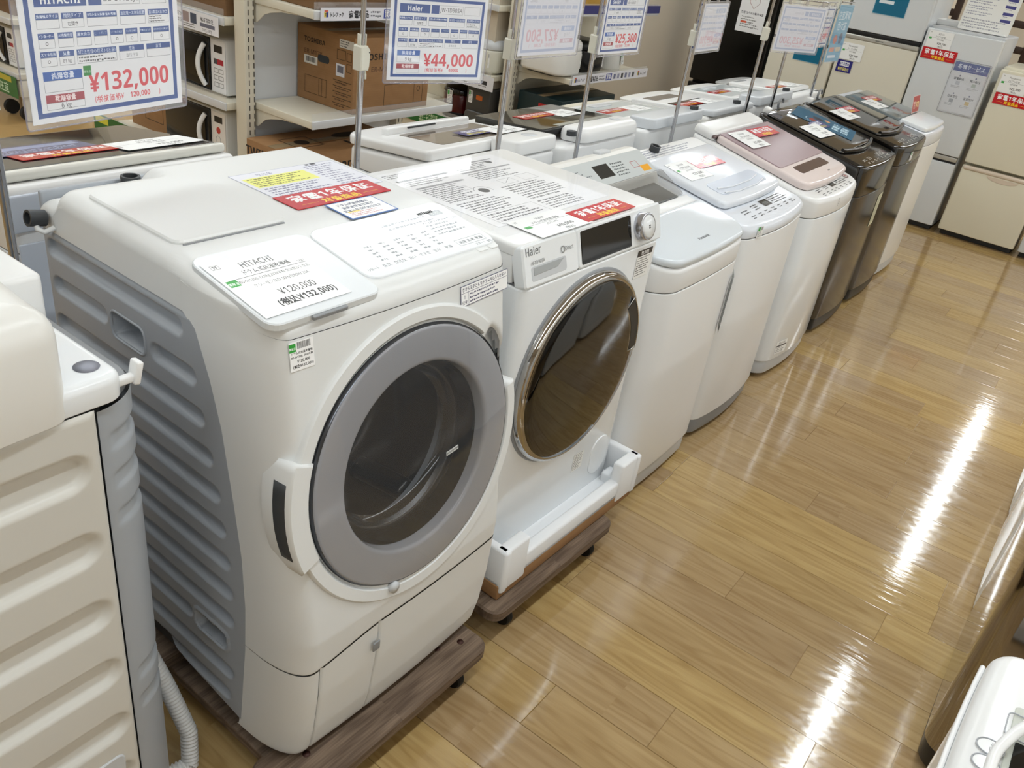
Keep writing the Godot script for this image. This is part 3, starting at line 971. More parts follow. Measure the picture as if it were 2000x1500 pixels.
	var qc := pic(500, 330)
	qc.frame(0, 0, 500, 330, 10, Color(0.35, 0.5, 0.75)).text("ドラム式洗濯機の", 230, 66, 42, Color(0.2, 0.25, 0.4), 1, true).text("配送料・設置料が", 240, 124, 42, Color(0.2, 0.25, 0.4), 1, true).rect(60, 196, 130, 26, Color(1, 0.9, 0.5)).text("無料になっております", 240, 186, 42, Color(0.2, 0.25, 0.4), 1, true, 400).fine(60, 226, 370, 3, 26, Color(0.85, 0.6, 0.6), 8)
	lone("notice_card", sheet(0.118, 0.078, 0.0015), printed("hero_notice", qc.im), Transform3D(Basis(Vector3.UP, deg_to_rad(-1.2)), o) * back * lying(1.112, 1.1075, -1.115, 2.0), "small white notice card with a blue border lying on the drum washer", "card")
	red_card(Transform3D(Basis(Vector3.UP, deg_to_rad(-1.2)), o) * back * lying(1.118, 1.107, -1.2), 0.238, "red warranty card lying flat on top of the grey ringed drum washer")

func red_card(xf: Transform3D, w: float, label: String) -> void:
	if not M.has("red_card"):
		var p := pic(960, 300, Color(0.79, 0.09, 0.13))
		p.text("家電1年保証", 480, 104, 148, Color.WHITE, 1, true).text("対象商品", 480, 236, 96, Color(1.0, 0.86, 0.15), 1, true).rect(90, 234, 160, 5, Color(0.95, 0.75, 0.2)).rect(710, 234, 160, 5, Color(0.95, 0.75, 0.2))
		printed("red_card", p.im, 0.15)
	lone("warranty_card", sheet(w, w * 0.3125, 0.0012), M.red_card, xf, label, "card", "red warranty cards on the appliances")

func hero_panel_print(p: Pic) -> void:
	var g := Color(0.42, 0.44, 0.45)
	var l := Color(0.60, 0.62, 0.63)
	p.rect(905, 88, 118, 50, Color(0.56, 0.57, 0.57)).text("8:88", 964, 113, 46, Color(0.72, 0.73, 0.72), 1)
	for r in 2:
		p.fine(480 + r * 20, 110 + r * 44, 400, 1, 34, l, 20 + r)
	for c in 5:
		p.fine(200 + c * 118, 250, 60, 5, 34, l, 30 + c)
	p.fine(770, 180, 260, 5, 32, l, 41)
	var words := ["リモート", "洗剤", "柔軟剤", "洗い", "すすぎ", "脱水", "乾燥"]
	for i in 7:
		p.text(words[i], 90 + i * 104, 444, 30, g, 1, false, 90)
	p.frame(800, 410, 250, 62, 3, l)
	words = ["洗濯", "洗-乾", "乾燥"]
	for i in 3:
		p.text(words[i], 850 + i * 76, 441, 30, g, 1, true, 66)
	p.text("スタート", 960, 494, 22, g, 1).text("電源", 1040, 494, 22, g, 1).text("予約", 1050, 200, 28, g, 1)

# ---------------------------------------------------------------- second washer, foam base and dollies
func dolly(at: Vector3, turn: float, w: float, d: float, label: String) -> void:
	var t := thing("dolly", label, "dolly", at, turn, "wooden dollies under the washers")
	var wm := mat("dolly_wood", Color.WHITE, 0.7)
	if wm.albedo_texture == null:
		wm.albedo_texture = ImageTexture.create_from_image(wood_image(384, 128, 51, Color(0.36, 0.29, 0.23), Color(0.54, 0.46, 0.385), 7.0, 0.35))
		wm.uv1_triplanar = true
		wm.uv1_scale = Vector3(1.6, 5.0, 5.0)
	part(t, "front_board", prism(round_rect(w, 0.14, 0.035), 0.03, 0.005), wm, lying(0, 0.11, -0.07))
	part(t, "back_board", prism(round_rect(w, 0.14, 0.035), 0.03, 0.005), wm, lying(0, 0.11, -d + 0.07))
	for s in [-1.0, 1.0]:
		part(t, "side_board", rbox(Vector3(0.09, 0.028, d - 0.08), 0.004), wm, P(s * (w / 2 - 0.10), 0.066 + 0.0, -d / 2))
		for z in [-0.04, -d + 0.075]:
			var cx: float = s * (w / 2 - 0.085)
			part(t, "caster_fork", rbox(Vector3(0.026, 0.03, 0.03), 0.004), M.dark_grey, P(cx, 0.062, z))
			part(t, "caster_wheel", lathe([[0.006, -0.011], [0.026, -0.011], [0.029, -0.006], [0.029, 0.006], [0.026, 0.011], [0.006, 0.011]], 28, true), M.rubber, R(cx + 0.004, 0.0295, z, 0, 0, 90))
		for q in [[-0.05, -0.035], [-0.105, -0.06]]:
			part(t, "bolt", lathe([[0.0, 0.0], [0.009, 0.0], [0.008, 0.003], [0.0, 0.0035]], 16), mat("rust_bolt", Color(0.26, 0.15, 0.12), 0.5, 0.4), P(s * (w / 2 + q[0]), 0.1078, q[1] - 0.02))

func second_washer() -> void:
	dolly(Vector3(0.95, 0, -0.748), deg_to_rad(-1.2), 0.60, 0.62, "worn wooden dolly on black casters under the grey ringed drum washer")
	dolly(Vector3(1.605, 0, -0.776), deg_to_rad(-1.6), 0.56, 0.60, "worn wooden dolly under the washer in the foam tray")
	var turn := deg_to_rad(-1.5)
	var o := Vector3(1.70, 0.168, -0.893)
	# foam tray with raised corners, and the carton floor under it
	var ft := thing("foam_tray", "white polystyrene packing tray with raised corners holding the second washer", "foam tray", Vector3(1.70, 0.112, -0.805), turn)
	part(ft, "carton_floor", rbox(Vector3(0.655, 0.045, 0.70), 0.004), M.cardboard, P(-0.005, 0.0225, -0.355), "brown cardboard carton bottom")
	part(ft, "tray_floor", rbox(Vector3(0.66, 0.02, 0.69), 0.006), M.foam, P(0, 0.046, -0.35))
	part(ft, "front_lip", rbox(Vector3(0.655, 0.06, 0.034), 0.008), M.foam, P(0, 0.064, -0.022))
	part(ft, "back_lip", rbox(Vector3(0.655, 0.07, 0.034), 0.008), M.foam, P(0, 0.07, -0.685))
	for s in [-1.0, 1.0]:
		part(ft, "side_lip", rbox(Vector3(0.024, 0.07, 0.62), 0.008), M.foam, P(s * 0.318, 0.07, -0.35))
		var cw := 0.105
		part(ft, "corner_post", rbox(Vector3(cw, 0.135, 0.036), 0.008), M.foam, P(s * (0.3295 - cw / 2), 0.088, -0.019))
		part(ft, "corner_post", rbox(Vector3(0.026, 0.135, 0.13), 0.008), M.foam, P(s * 0.317, 0.088, -0.062))
		part(ft, "corner_step", rbox(Vector3(0.05, 0.045, 0.05), 0.008), M.foam, P(s * 0.27, 0.065, -0.055))
	var t := thing("washing_machine", "glossy white front loading washer with a black mirrored door standing in a foam tray", "washing machine", o, turn)
	var wg: Material = M.white_gloss
	part(t, "body", cab(0.596, 0.555, 0.0, 0.765, 0.028, 0.015, 0.0, 0.006), wg)
	part(t, "seam_trim", cab(0.59, 0.54, 0.764, 0.770, 0.028, 0.015, 0.0, 0.001), mat("seam_metal", Color(0.5, 0.5, 0.51), 0.2, 0.8), P(0, 0, -0.003))
	part(t, "worktop", cab(0.596, 0.53, 0.83, func(z): return 0.857, 0.02, 0.02, 0.0, 0.008), M.white, P(0, 0, -0.03))
	part(t, "head_body", rbox(Vector3(0.592, 0.07, 0.50), 0.006), M.white, P(0, 0.80, -0.29))
	var fx := R(0, 0.768, 0.002, -17, 0, 0)
	var fas := part(t, "control_fascia", prism(round_rect(0.388, 0.094, 0.008), 0.03, 0.004), wg, fx * P(0.103, 0.047, 0), "control panel with a black display")
	part(fas, "display", prism(round_rect(0.222, 0.078, 0.004), 0.003, 0.001), M.black_gloss, P(-0.07, 0.0, 0.002))
	var kn := part(fas, "knob", lathe([[0.0, 0.026], [0.026, 0.026], [0.029, 0.023], [0.0295, 0.021]], 40), wg, Transform3D(Basis(Vector3.RIGHT, PI / 2), Vector3(0.092, 0.002, 0)))
	part(kn, "knob_ring", lathe([[0.036, 0.0], [0.035, 0.02], [0.033, 0.0235], [0.0295, 0.0225]], 40), mat("knob_silver", Color(0.74, 0.75, 0.78), 0.15, 0.8))
	for q in 4:
		part(kn, "knob_mark", rbox(Vector3(0.003, 0.0006, 0.0034), 0.0002), M.ink, P([-0.0024, 0.0024, -0.0024, 0.0024][q], 0.0262, [-0.0026, -0.0026, 0.0026, 0.0026][q]))
	var ic := pic(64, 64, Color(1, 1, 1, 0))
	ic.frame(14, 12, 36, 28, 2, Color(0.75, 0.7, 0.6)).rect(26, 46, 12, 5, Color(0.75, 0.7, 0.6))
	part(fas, "start_mark", sheet(0.02, 0.02, 0.0), printed("start_mark", ic.im, 0.3, true), P(0.15, 0.0, 0.0008))
	var dr := part(t, "detergent_drawer", prism(round_rect(0.205, 0.094, 0.008), 0.03, 0.004), wg, fx * P(-0.194, 0.047, 0.0005))
	part(dr, "drawer_grip", prism(round_rect(0.132, 0.034, 0.007), 0.004, 0.001), mat("grip_shade", Color(0.80, 0.81, 0.82), 0.3), P(-0.012, -0.018, 0.0006))
	part(dr, "grip_hollow", prism(PackedVector2Array([Vector2(-0.058, 0.011), Vector2(0.056, 0.011), Vector2(0.03, -0.004), Vector2(-0.058, -0.006)]), 0.004, 0.0005), mat("grip_hollow", Color(0.66, 0.675, 0.68), 0.35), P(-0.012, -0.016, 0.0016))
	part(dr, "brand_lettering", lettering("Haier", 0.0165, false), mat("silver_ink", Color(0.48, 0.49, 0.5), 0.3, 0.5), P(-0.066, 0.031, 0.0006))
	var sm := pic(256, 160, Color(1, 1, 1, 0))
	sm.text("JW-TD90SA", 34, 52, 17, Color(0.3, 0.3, 0.3), 1).text("Direct", 222, 40, 19, Color(0.45, 0.45, 0.45), 1).arc(184, 40, 11, 11, 0, 360, 3, Color(0.45, 0.45, 0.45))
	part(dr, "model_print", sheet(0.165, 0.103, 0.0), printed("drawer_print", sm.im, 0.3, true), P(0.005, -0.012, 0.0022))
	# door
	var dm := Transform3D(Basis(Vector3.RIGHT, PI / 2), Vector3(-0.016, 0.482, 0.0))
	var door := part(t, "door", lathe([[0.262, 0.0], [0.262, 0.008], [0.260, 0.016], [0.255, 0.022], [0.247, 0.0265], [0.244, 0.026]], 96), mat("door_chrome", Color(0.72, 0.71, 0.70), 0.07, 1.0), dm, "chrome door rim")
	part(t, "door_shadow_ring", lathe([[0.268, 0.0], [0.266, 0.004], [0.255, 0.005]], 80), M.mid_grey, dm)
	part(door, "mirror_pane", lathe([[0.246, 0.025], [0.240, 0.0285], [0.22, 0.032], [0.19, 0.035], [0.15, 0.038], [0.08, 0.041], [0.0, 0.042]], 80), mat("mirror_black", Color(0.022, 0.02, 0.018), 0.045, 0.0, {"metallic_specular": 0.85}), Transform3D.IDENTITY, "black mirror glass")
	part(door, "door_grip", prism(sector(0.200, 0.236, -21, 21, 20), 0.006, 0.002, true), M.black, Transform3D(Basis(Vector3.RIGHT, -PI / 2), Vector3(0, 0.0345, 0)) * R(0, 0, 0, 0, 0, 21))
	part(door, "grip_trim", tube(PackedVector3Array(Array(sector(0.198, 0.238, -22, 22, 16)).map(func(p): return Vector3(p.x, p.y, 0.0))), 0.0018, 6, PackedFloat32Array(), true), M.chrome, Transform3D(Basis(Vector3.RIGHT, -PI / 2), Vector3(0, 0.0335, 0)) * R(0, 0, 0, 0, 0, 21))
	part(t, "pump_cover", prism(round_rect(0.09, 0.13, 0.042), 0.006, 0.0015), wg, P(0.215, 0.105, 0.003))
	var cs := pic(220, 300, Color(0.97, 0.97, 0.96))
	cs.rect(0, 0, 220, 64, Color(0.16, 0.13, 0.11)).text("△注意", 110, 33, 40, Color.WHITE, 1, true).fine(14, 78, 190, 8, 26, Color(0.35, 0.33, 0.32), 12)
	part(t, "caution_sticker", sheet(0.075, 0.078), printed("caution_sticker", cs.im), P(0.225, 0.713, 0.0008))
	var cs2 := pic(220, 260, Color(0.93, 0.93, 0.91))
	cs2.fine(14, 14, 190, 9, 27, Color(0.4, 0.38, 0.36), 14)
	part(t, "rating_sticker", sheet(0.05, 0.06), printed("rating_sticker", cs2.im), P(0.10, 0.135, 0.0008))
	# papers on top
	var tx := Transform3D(Basis(Vector3.UP, turn), o)
	var lf := pic(1000, 900, Color(0.965, 0.968, 0.975))
	var ik := Color(0.34, 0.35, 0.37)
	lf.fine(30, 30, 380, 3, 22, ik, 61).fine(620, 16, 180, 3, 16, ik, 62).rect(40, 130, 400, 26, Color(0.25, 0.25, 0.26)).fine(60, 170, 360, 3, 26, ik, 63).rect(50, 270, 380, 20, Color(0.6, 0.6, 0.62)).fine(50, 300, 300, 10, 24, ik, 64)
	lf.disc(390, 470, 34, 34, Color(0.25, 0.25, 0.26)).arc(390, 470, 60, 60, 200, 380, 3, ik).frame(220, 360, 130, 60, 2, ik).fine(60, 560, 400, 6, 28, ik, 65).frame(60, 730, 420, 150, 2, ik).fine(80, 750, 380, 4, 30, ik, 66)
	lf.rect(500, 60, 420, 16, Color(0.6, 0.6, 0.62)).fine(520, 90, 380, 4, 24, ik, 67).rect(500, 196, 440, 18, Color(0.6, 0.6, 0.62)).fine(520, 230, 380, 5, 26, ik, 68).disc(850, 110, 24, 24, Color(0.3, 0.3, 0.31)).frame(600, 380, 120, 80, 2, ik).frame(780, 370, 130, 90, 2, ik).line(Vector2(620, 440), Vector2(700, 390), 2, ik).fine(520, 480, 420, 8, 30, ik, 69).fine(520, 740, 400, 5, 28, ik, 70)
	lone("instruction_sheet", sheet(0.45, 0.40), printed("instruction_sheet", lf.im, 0.4), tx * lying(-0.02, 0.8575, -0.33), "large printed instruction sheet lying on the washer with the mirrored door", "paper sheet")
	var wrap := lone("plastic_film", sheet(0.56, 0.47, 0.0006), glass("film", Color(0.95, 0.96, 0.98, 0.03), 0.05, 0.22), tx * lying(0.0, 0.8592, -0.315), "clear plastic film spread over the instruction sheet on the second washer", "plastic film")
	price_card(tx * lying(-0.115, 0.8606, -0.082), 0.20, 0.105, "white price tag beside the red card on the washer with the mirrored door", "Haier", "ドラム式洗濯乾燥機", "2021年製", "¥40,000", true)
	red_card(tx * lying(0.078, 0.8615, -0.068), 0.215, "red warranty card on the front edge of the washer with the mirrored door")

func price_card(xf: Transform3D, w: float, h: float, label: String, maker: String, l1: String, l2: String, price: String, green := false) -> void:
	var key := "price_card_%s_%s" % [maker, price]
	if not M.has(key):
		var p := pic(400, int(400 * h / w), Color(0.965, 0.97, 0.965))
		var k := 400 * h / w
		p.text("TF", 36, k * 0.12, 22, Color(0.45, 0.45, 0.45), 1, true).text(maker, 200, k * 0.17, k * 0.13, Color(0.25, 0.25, 0.26), 1).text(l1, 200, k * 0.33, k * 0.11, Color(0.3, 0.3, 0.3), 1, false, 330).rect(30, k * 0.41, 340, 2, Color(0.4, 0.4, 0.4)).text(l2, 210, k * 0.5, k * 0.1, Color(0.3, 0.3, 0.3), 1, false, 320)
		p.text(price, 250, k * 0.72, k * 0.16, Color(0.25, 0.25, 0.25), 1, true).text("(税込)", 240, k * 0.89, k * 0.12, Color(0.25, 0.25, 0.25), 1)
		if green: p.rect(22, k * 0.4, 42, k * 0.11, Color(0.25, 0.65, 0.3))
		printed(key, p.im, 0.4)
	lone("price_tag", sheet(w, h, 0.0006), M[key], xf, label, "price tag", "white price tags on the appliances")

# ---------------------------------------------------------------- drum washer at the left, its back turned to the aisle
func left_washer() -> void:
	var o := Vector3(0.24, 0.125, -0.92)
	var t := thing("washing_machine", "white drum washer at the left with its ribbed back facing the aisle", "washing machine", o, 0.0)
	var wm: Material = M.warm_white
	# back panel with broad pressed ribs; its right edge is at x = 0.225 (world 0.465)
	var ribs := [0.837, 0.706, 0.579, 0.455, 0.330, 0.21, 0.10]
	var ends := [0.192, 0.194, 0.196, 0.198, 0.2, 0.2, 0.2]
	part(t, "back_panel", surf(span(-0.225, 0.225, 90), span(0.03, 0.885, 240), func(x, y):
		var dp := 0.0
		for i in ribs.size():
			var dz := maxf(0.0, maxf(-0.19 - x, x - ends[i] + 0.012))
			var d := sqrt(dz * dz + pow(y - ribs[i] + 0.035, 2))
			dp = maxf(dp, 0.012 * (1.0 - smooth(0.018, 0.031, d)))
		var e := minf(0.225 - absf(x), 0.885 - y)
		return Vector3(x, y, -dp - 0.004 * (1.0 - smooth(0.0, 0.006, e)))), mat("cream_steel", Color(0.84, 0.83, 0.80), 0.32), Transform3D.IDENTITY, "cream steel back with broad pressed ribs")
	# rounded grey corner and side
	var sidef := func(u: float, v: float):
		var s: float = u
		var p: Vector2
		if s < 0.45:
			var a := s / 0.45 * PI / 2
			p = Vector2(0.232 + 0.085 * sin(a), -0.012 - 0.085 * (1.0 - cos(a)))
		else:
			p = Vector2(0.317, lerpf(-0.097, -0.60, (s - 0.45) / 0.55))
		var y: float = lerpf(0.03, 0.875, v)
		var dp := 0.0
		for k in 9:
			var d := absf(y - (0.82 - 0.065 * k))
			if k > 2 and k < 7: continue
			dp = maxf(dp, 0.006 * (1.0 - smooth(0.008, 0.017, d)) * smooth(0.04, 0.08, s))
		return Vector3(p.x - dp * smooth(0.1, 0.4, s), y, p.y - dp * 0.7)
	part(t, "side_panel", surf(span(0, 1, 50), span(0, 1, 200), sidef, true), M.steel_grey, Transform3D.IDENTITY, "grey ribbed side wrapped round the corner")
	part(t, "side_panel", rbox(Vector3(0.012, 0.85, 0.58), 0.004), M.steel_grey, P(-0.31, 0.455, -0.32))
	part(t, "inner_body", rbox(Vector3(0.55, 0.84, 0.52), 0.01), M.mid_grey, P(-0.01, 0.45, -0.32))
	# top cover: a high rounded shell, with a low step at the corner for the hose
	part(t, "top_cover", cab(0.56, 0.60, 0.888, func(z): return 1.045 + 0.012 * smooth(-0.05, -0.22, z), 0.03, 0.05, 0.012, 0.045, 0.002), wm, P(-0.082, 0, 0.004))
	part(t, "corner_step", cab(0.58, 0.215, 0.888, 0.925, 0.03, 0.02, 0.0, 0.012, 0.002), M.white_gloss, P(-0.016, 0, -0.002))
	part(t, "back_ledge", cab(0.10, 0.30, 0.86, 0.985, 0.012, 0.02, 0.0, 0.008), M.white, P(0.235, 0, -0.216))
	part(t, "side_frame", cab(0.62, 0.50, 0.872, 0.89, 0.05, 0.03, 0.0, 0.004), M.mid_grey, P(-0.003, 0, -0.03))
	part(t, "drain_hole", lathe([[0.0, 0.0], [0.016, 0.0], [0.0165, 0.0006], [0.0, 0.0008]], 28), mat("hole_shade", Color(0.62, 0.63, 0.68), 0.6), P(0.243, 0.9252, -0.045))
	part(t, "hose_hook", rbox(Vector3(0.03, 0.012, 0.012), 0.003), M.white, P(0.284, 0.897, -0.03))
	part(t, "hose_hook_tip", rbox(Vector3(0.01, 0.034, 0.02), 0.003), M.white, R(0.301, 0.904, -0.03, 0, 0, -14))
	part(t, "top_lid", prism(round_rect(0.30, 0.30, 0.03), 0.006, 0.002), wm, lying(-0.17, 1.099, -0.36))
	part(t, "back_grip", prism(round_rect(0.11, 0.05, 0.014), 0.006, 0.002), M.pale_grey, P(0.145, 0.205, 0.003))
	part(t, "base", cab(0.58, 0.56, 0.0, 0.035, 0.04, 0.03), M.dark_grey, P(0, 0, -0.01))
	dolly(Vector3(0.24, 0, -0.905), 0.0, 0.62, 0.60, "wooden dolly hidden under the washer that stands backwards at the left")
	# corrugated drain hose coming down behind it
	var path := PackedVector3Array()
	var rs := PackedFloat32Array()
	var cv := Curve3D.new()
	for p in [[Vector3(0.60, 0.36, -1.16), Vector3(0, 0.05, 0)], [Vector3(0.628, 0.20, -1.10), Vector3(-0.006, 0.05, -0.012)], [Vector3(0.640, 0.09, -1.055), Vector3(0, 0.035, -0.012)], [Vector3(0.625, 0.022, -1.035), Vector3(0.02, 0.01, 0.0)], [Vector3(0.52, 0.018, -1.06), Vector3(0.04, 0, 0)]]:
		cv.add_point(p[0], p[1], -p[1])
	var n := 240
	for i in n:
		path.append(cv.sample_baked(cv.get_baked_length() * i / (n - 1)))
		rs.append(0.0175 if i % 4 < 2 else 0.0145)
	lone("drain_hose", tube(path, 0.017, 16, rs), M.white, Transform3D.IDENTITY, "white corrugated drain hose curling down to the floor beside the left washer", "hose")

# ---------------------------------------------------------------- top loading washers
# spec: w, d, hf, hb (heights of the rim in front and at the back), seam, bow, body, top, lid (materials)
func top_loader(called_label: String, at: Vector3, turn: float, s: Dictionary) -> Node3D:
	var t := thing("washing_machine", called_label, "washing machine", at, turn)
	var w: float = s.w
	var d: float = s.d
	var bow: float = s.get("bow", 0.02)
	var rf: float = s.get("rf", 0.06)
	var hf: float = s.hf
	var hb: float = s.hb
	var yt := func(z: float): return hf + (hb - hf) * clampf(-z / d, -0.1, 1.0)
	part(t, "base", cab(w - 0.012, d - 0.012, 0.022, 0.085, rf, 0.02, bow * 0.9, 0.002), s.get("base", M.pale_grey), P(0, 0, -0.006))
	for q in [[-1, -0.06], [1, -0.06], [-1, -d + 0.06], [1, -d + 0.06]]:
		part(t, "foot", lathe([[0.0, 0.0], [0.022, 0.0], [0.022, 0.016], [0.015, 0.024], [0.0, 0.024]], 16, true), M.dark_grey, P(q[0] * (w / 2 - 0.07), 0, q[1]))
	part(t, "body", cab(w, d, 0.085, s.seam, rf, 0.02, bow, 0.003), s.body)
	part(t, "seam_gap", cab(w - 0.004, d - 0.004, s.seam - 0.001, s.seam + 0.003, rf, 0.02, bow, 0.0005), s.get("seam_mat", M.seam), P(0, 0, -0.002))
	part(t, "top_frame", cab(w, d, s.seam + 0.0025, yt, rf, s.get("rb", 0.03), bow, s.get("rt", 0.016)), s.top)
	t.set_meta("slope", 0)
	t.remove_meta("slope")
	return t

func slope_of(s: Dictionary) -> float:
	return rad_to_deg(atan((s.hb - s.hf) / s.d))

# a frame standing on the sloping top: x along the machine, y out of the slope, z towards the front
func on_top(s: Dictionary, x: float, z: float, lift := 0.0) -> Transform3D:
	var b := Basis(Vector3.RIGHT, deg_to_rad(slope_of(s)))
	return Transform3D(b, Vector3(x, s.hf + (s.hb - s.hf) * (-z / s.d), z) + b.y * lift)

func flat_on(s: Dictionary, x: float, z: float, lift := 0.001, spin := 0.0) -> Transform3D:
	return on_top(s, x, z, lift) * Transform3D(Basis(Vector3.RIGHT, -PI / 2) * Basis(Vector3.BACK, deg_to_rad(spin)), Vector3.ZERO)

func button_print(key: String, dark: bool, display := true) -> Material:
	if M.has(key): return M[key]
	var p := pic(640, 130, Color(1, 1, 1, 0))
	var c := Color(0.30, 0.31, 0.33) if not dark else Color(0.8, 0.8, 0.78)
	if display: p.rect(270, 20, 90, 52, Color(0.08, 0.09, 0.09)).text("88", 315, 46, 40, Color(0.35, 0.37, 0.36), 1, true)
	for i in 7:
		p.fine(40 + i * 82, 92, 50, 2, 16, c, 80 + i)
	p.fine(380, 18, 210, 4, 16, c, 91).fine(150, 28, 100, 3, 16, c, 92).fine(20, 40, 90, 2, 18, c, 93)
	return printed(key, p.im, 0.3, true)

func front_row() -> void:
	third_washer()
	# fourth: white with a grooved white lid
	var s := {"w": 0.585, "d": 0.515, "hf": 0.838, "hb": 0.932, "seam": 0.792, "bow": 0.03, "rf": 0.05, "body": M.white, "top": mat("blue_white", Color(0.90, 0.915, 0.94), 0.16), "rt": 0.022, "base": M.mid_grey}
	var o := Vector3(2.91, 0, -0.878)
	var t := top_loader("white top loader with a pale grooved lid and small black display", o, 0.0, s)
	var bw: Material = M.blue_white
	var lid := part(t, "lid", cab(0.515, 0.33, 0.0, 0.024, 0.03, 0.03, 0.014, 0.012), bw, on_top(s, 0.0, -0.105, 0.004))
	part(lid, "lid_grip", prism(round_rect(0.40, 0.085, 0.03), 0.006, 0.003), mat("blue_white_shade", Color(0.76, 0.79, 0.84), 0.2), Transform3D(Basis(Vector3.RIGHT, -PI / 2), Vector3(0, 0.0255, -0.075)))
	for k in 2:
		part(lid, "lid_groove", tube(PackedVector3Array([Vector3(-0.17, 0.0262, -0.045 - 0.03 * k), Vector3(-0.08, 0.0262, -0.03 - 0.03 * k), Vector3(0.08, 0.0262, -0.03 - 0.03 * k), Vector3(0.17, 0.0262, -0.045 - 0.03 * k)]), 0.003, 8), bw)
	part(t, "back_strip", cab(0.56, 0.085, 0.0, 0.012, 0.01, 0.03, 0.0, 0.006), M.white, on_top(s, 0.0, -0.42, 0.004))
	var fp := pic(512, 64, Color(1, 1, 1, 0))
	fp.fine(10, 6, 480, 4, 14, Color(0.62, 0.63, 0.68), 101)
	part(t, "instruction_print", sheet(0.50, 0.06, 0.0), printed("fine_strip", fp.im, 0.3, true), flat_on(s, 0.0, -0.465, 0.0168))
	part(t, "water_inlet", lathe([[0.0, 0.0], [0.019, 0.0], [0.019, 0.022], [0.013, 0.022], [0.012, 0.01], [0.0, 0.01]], 24, true), M.dark_grey, on_top(s, -0.10, -0.475, 0.016))
	part(t, "button_print", sheet(0.46, 0.088, 0.0), button_print("buttons_a", false), flat_on(s, 0.03, -0.052, 0.0008))
	var bs := pic(120, 150, Color(0.96, 0.96, 0.95))
	bs.rect(6, 6, 46, 50, Color(0.25, 0.65, 0.3)).bars(58, 8, 54, 40, 9).fine(10, 66, 100, 5, 16, Color(0.4, 0.4, 0.4), 103)
	printed("small_barcode", bs.im)
	part(t, "barcode_sticker", sheet(0.032, 0.04), M.small_barcode, R(-0.195, 0.812, 0.019, 0, -12, 0))
	var tx := Transform3D(Basis.IDENTITY, o)
	red_card(tx * flat_on(s, 0.03, -0.325, 0.0305, -3), 0.20, "red warranty card on the pale grooved lid of the fourth machine")
	price_card(tx * flat_on(s, -0.14, -0.31, 0.0295, -3), 0.16, 0.12, "white price tag on the pale grooved lid left of its red card", "SHARP", "全自動洗濯機", "2019年製", "¥23,000", true)
	# fifth: white body, pale pink lid
	s = {"w": 0.585, "d": 0.565, "hf": 0.808, "hb": 0.935, "seam": 0.728, "bow": 0.03, "rf": 0.055, "body": M.white_gloss, "top": M.white, "rt": 0.018}
	o = Vector3(3.61, 0, -0.878)
	t = top_loader("white top loader with a pale pink lid, fifth in the row", o, 0.0, s)
	var pink := mat("pink_lid", Color(0.66, 0.575, 0.59), 0.3, 0.1)
	var pinkw := mat("pink_white", Color(0.90, 0.845, 0.83), 0.14)
	lid = part(t, "lid", cab(0.535, 0.42, 0.0, 0.03, 0.045, 0.02, 0.02, 0.014), pinkw, on_top(s, 0.0, -0.06, 0.003))
	part(lid, "lid_plate", prism(round_rect(0.515, 0.29, 0.01), 0.006, 0.002), pink, Transform3D(Basis(Vector3.RIGHT, -PI / 2), Vector3(0, 0.0335, -0.272)), "glossy pale pink plate")
	part(lid, "lid_grip", prism(round_rect(0.33, 0.052, 0.014), 0.004, 0.001), mat("grip_plum", Color(0.32, 0.25, 0.25), 0.12), Transform3D(Basis(Vector3.RIGHT, -PI / 2), Vector3(0.0, 0.0312, -0.085)))
	part(lid, "brand_lettering", lettering("SHARP", 0.006), M.ink_grey, Transform3D(Basis(Vector3.RIGHT, -PI / 2), Vector3(0.06, 0.0305, -0.025)))
	part(t, "back_cover", cab(0.55, 0.10, 0.0, 0.035, 0.03, 0.03, 0.0, 0.02), M.white, on_top(s, -0.01, -0.475, 0.002))
	part(t, "lid_rail", rbox(Vector3(0.56, 0.014, 0.016), 0.005), mat("rail_plum", Color(0.5, 0.44, 0.44), 0.2, 0.5), on_top(s, 0.0, -0.478, 0.018))
	part(t, "button_print", sheet(0.42, 0.075, 0.0), button_print("buttons_b", false), flat_on(s, 0.02, -0.028, 0.0008))
	var em := pic(96, 64, Color(1, 1, 1, 0))
	em.disc(48, 32, 44, 26, Color(0.42, 0.28, 0.28)).disc(48, 32, 34, 17, Color(0.85, 0.8, 0.8)).disc(56, 28, 14, 8, Color(0.6, 0.25, 0.25))
	part(t, "round_emblem", sheet(0.05, 0.034, 0.0), printed("emblem", em.im, 0.3, true), flat_on(s, 0.225, -0.045, 0.0012))
	var ms := pic(180, 110, Color(0.95, 0.95, 0.94))
	ms.text("△お知らせ", 90, 20, 22, Color(0.3, 0.3, 0.3), 1).rect(6, 36, 168, 14, Color(0.25, 0.25, 0.25)).fine(10, 58, 160, 3, 16, Color(0.4, 0.4, 0.4), 105)
	printed("notice_sticker", ms.im)
	part(t, "notice_sticker", sheet(0.09, 0.06), M.notice_sticker, R(-0.17, 0.14, 0.0225, 0, -10, 0))
	var vm := pic(40, 100, Color(1, 1, 1, 0))
	vm.fine(4, 4, 32, 5, 18, Color(0.35, 0.35, 0.35), 107)
	part(t, "mark_sticker", sheet(0.018, 0.045, 0.0), printed("mark_sticker", vm.im, 0.3, true), R(-0.05, 0.77, 0.0305, 0, -3, 0))
	tx = Transform3D(Basis.IDENTITY, o)
	red_card(tx * flat_on(s, 0.06, -0.405, 0.042, -3), 0.215, "red warranty card on the pale pink lid")
	price_card(tx * flat_on(s, -0.135, -0.385, 0.040, -3), 0.17, 0.13, "white price tag on the pale pink lid beside its red card", "SHARP", "全自動洗濯機", "2018年製", "¥21,000")
	# sixth and seventh: black
	var blk: Material = mat("black_body", Color(0.045, 0.042, 0.04), 0.1, 0.0, {"metallic_specular": 0.7})
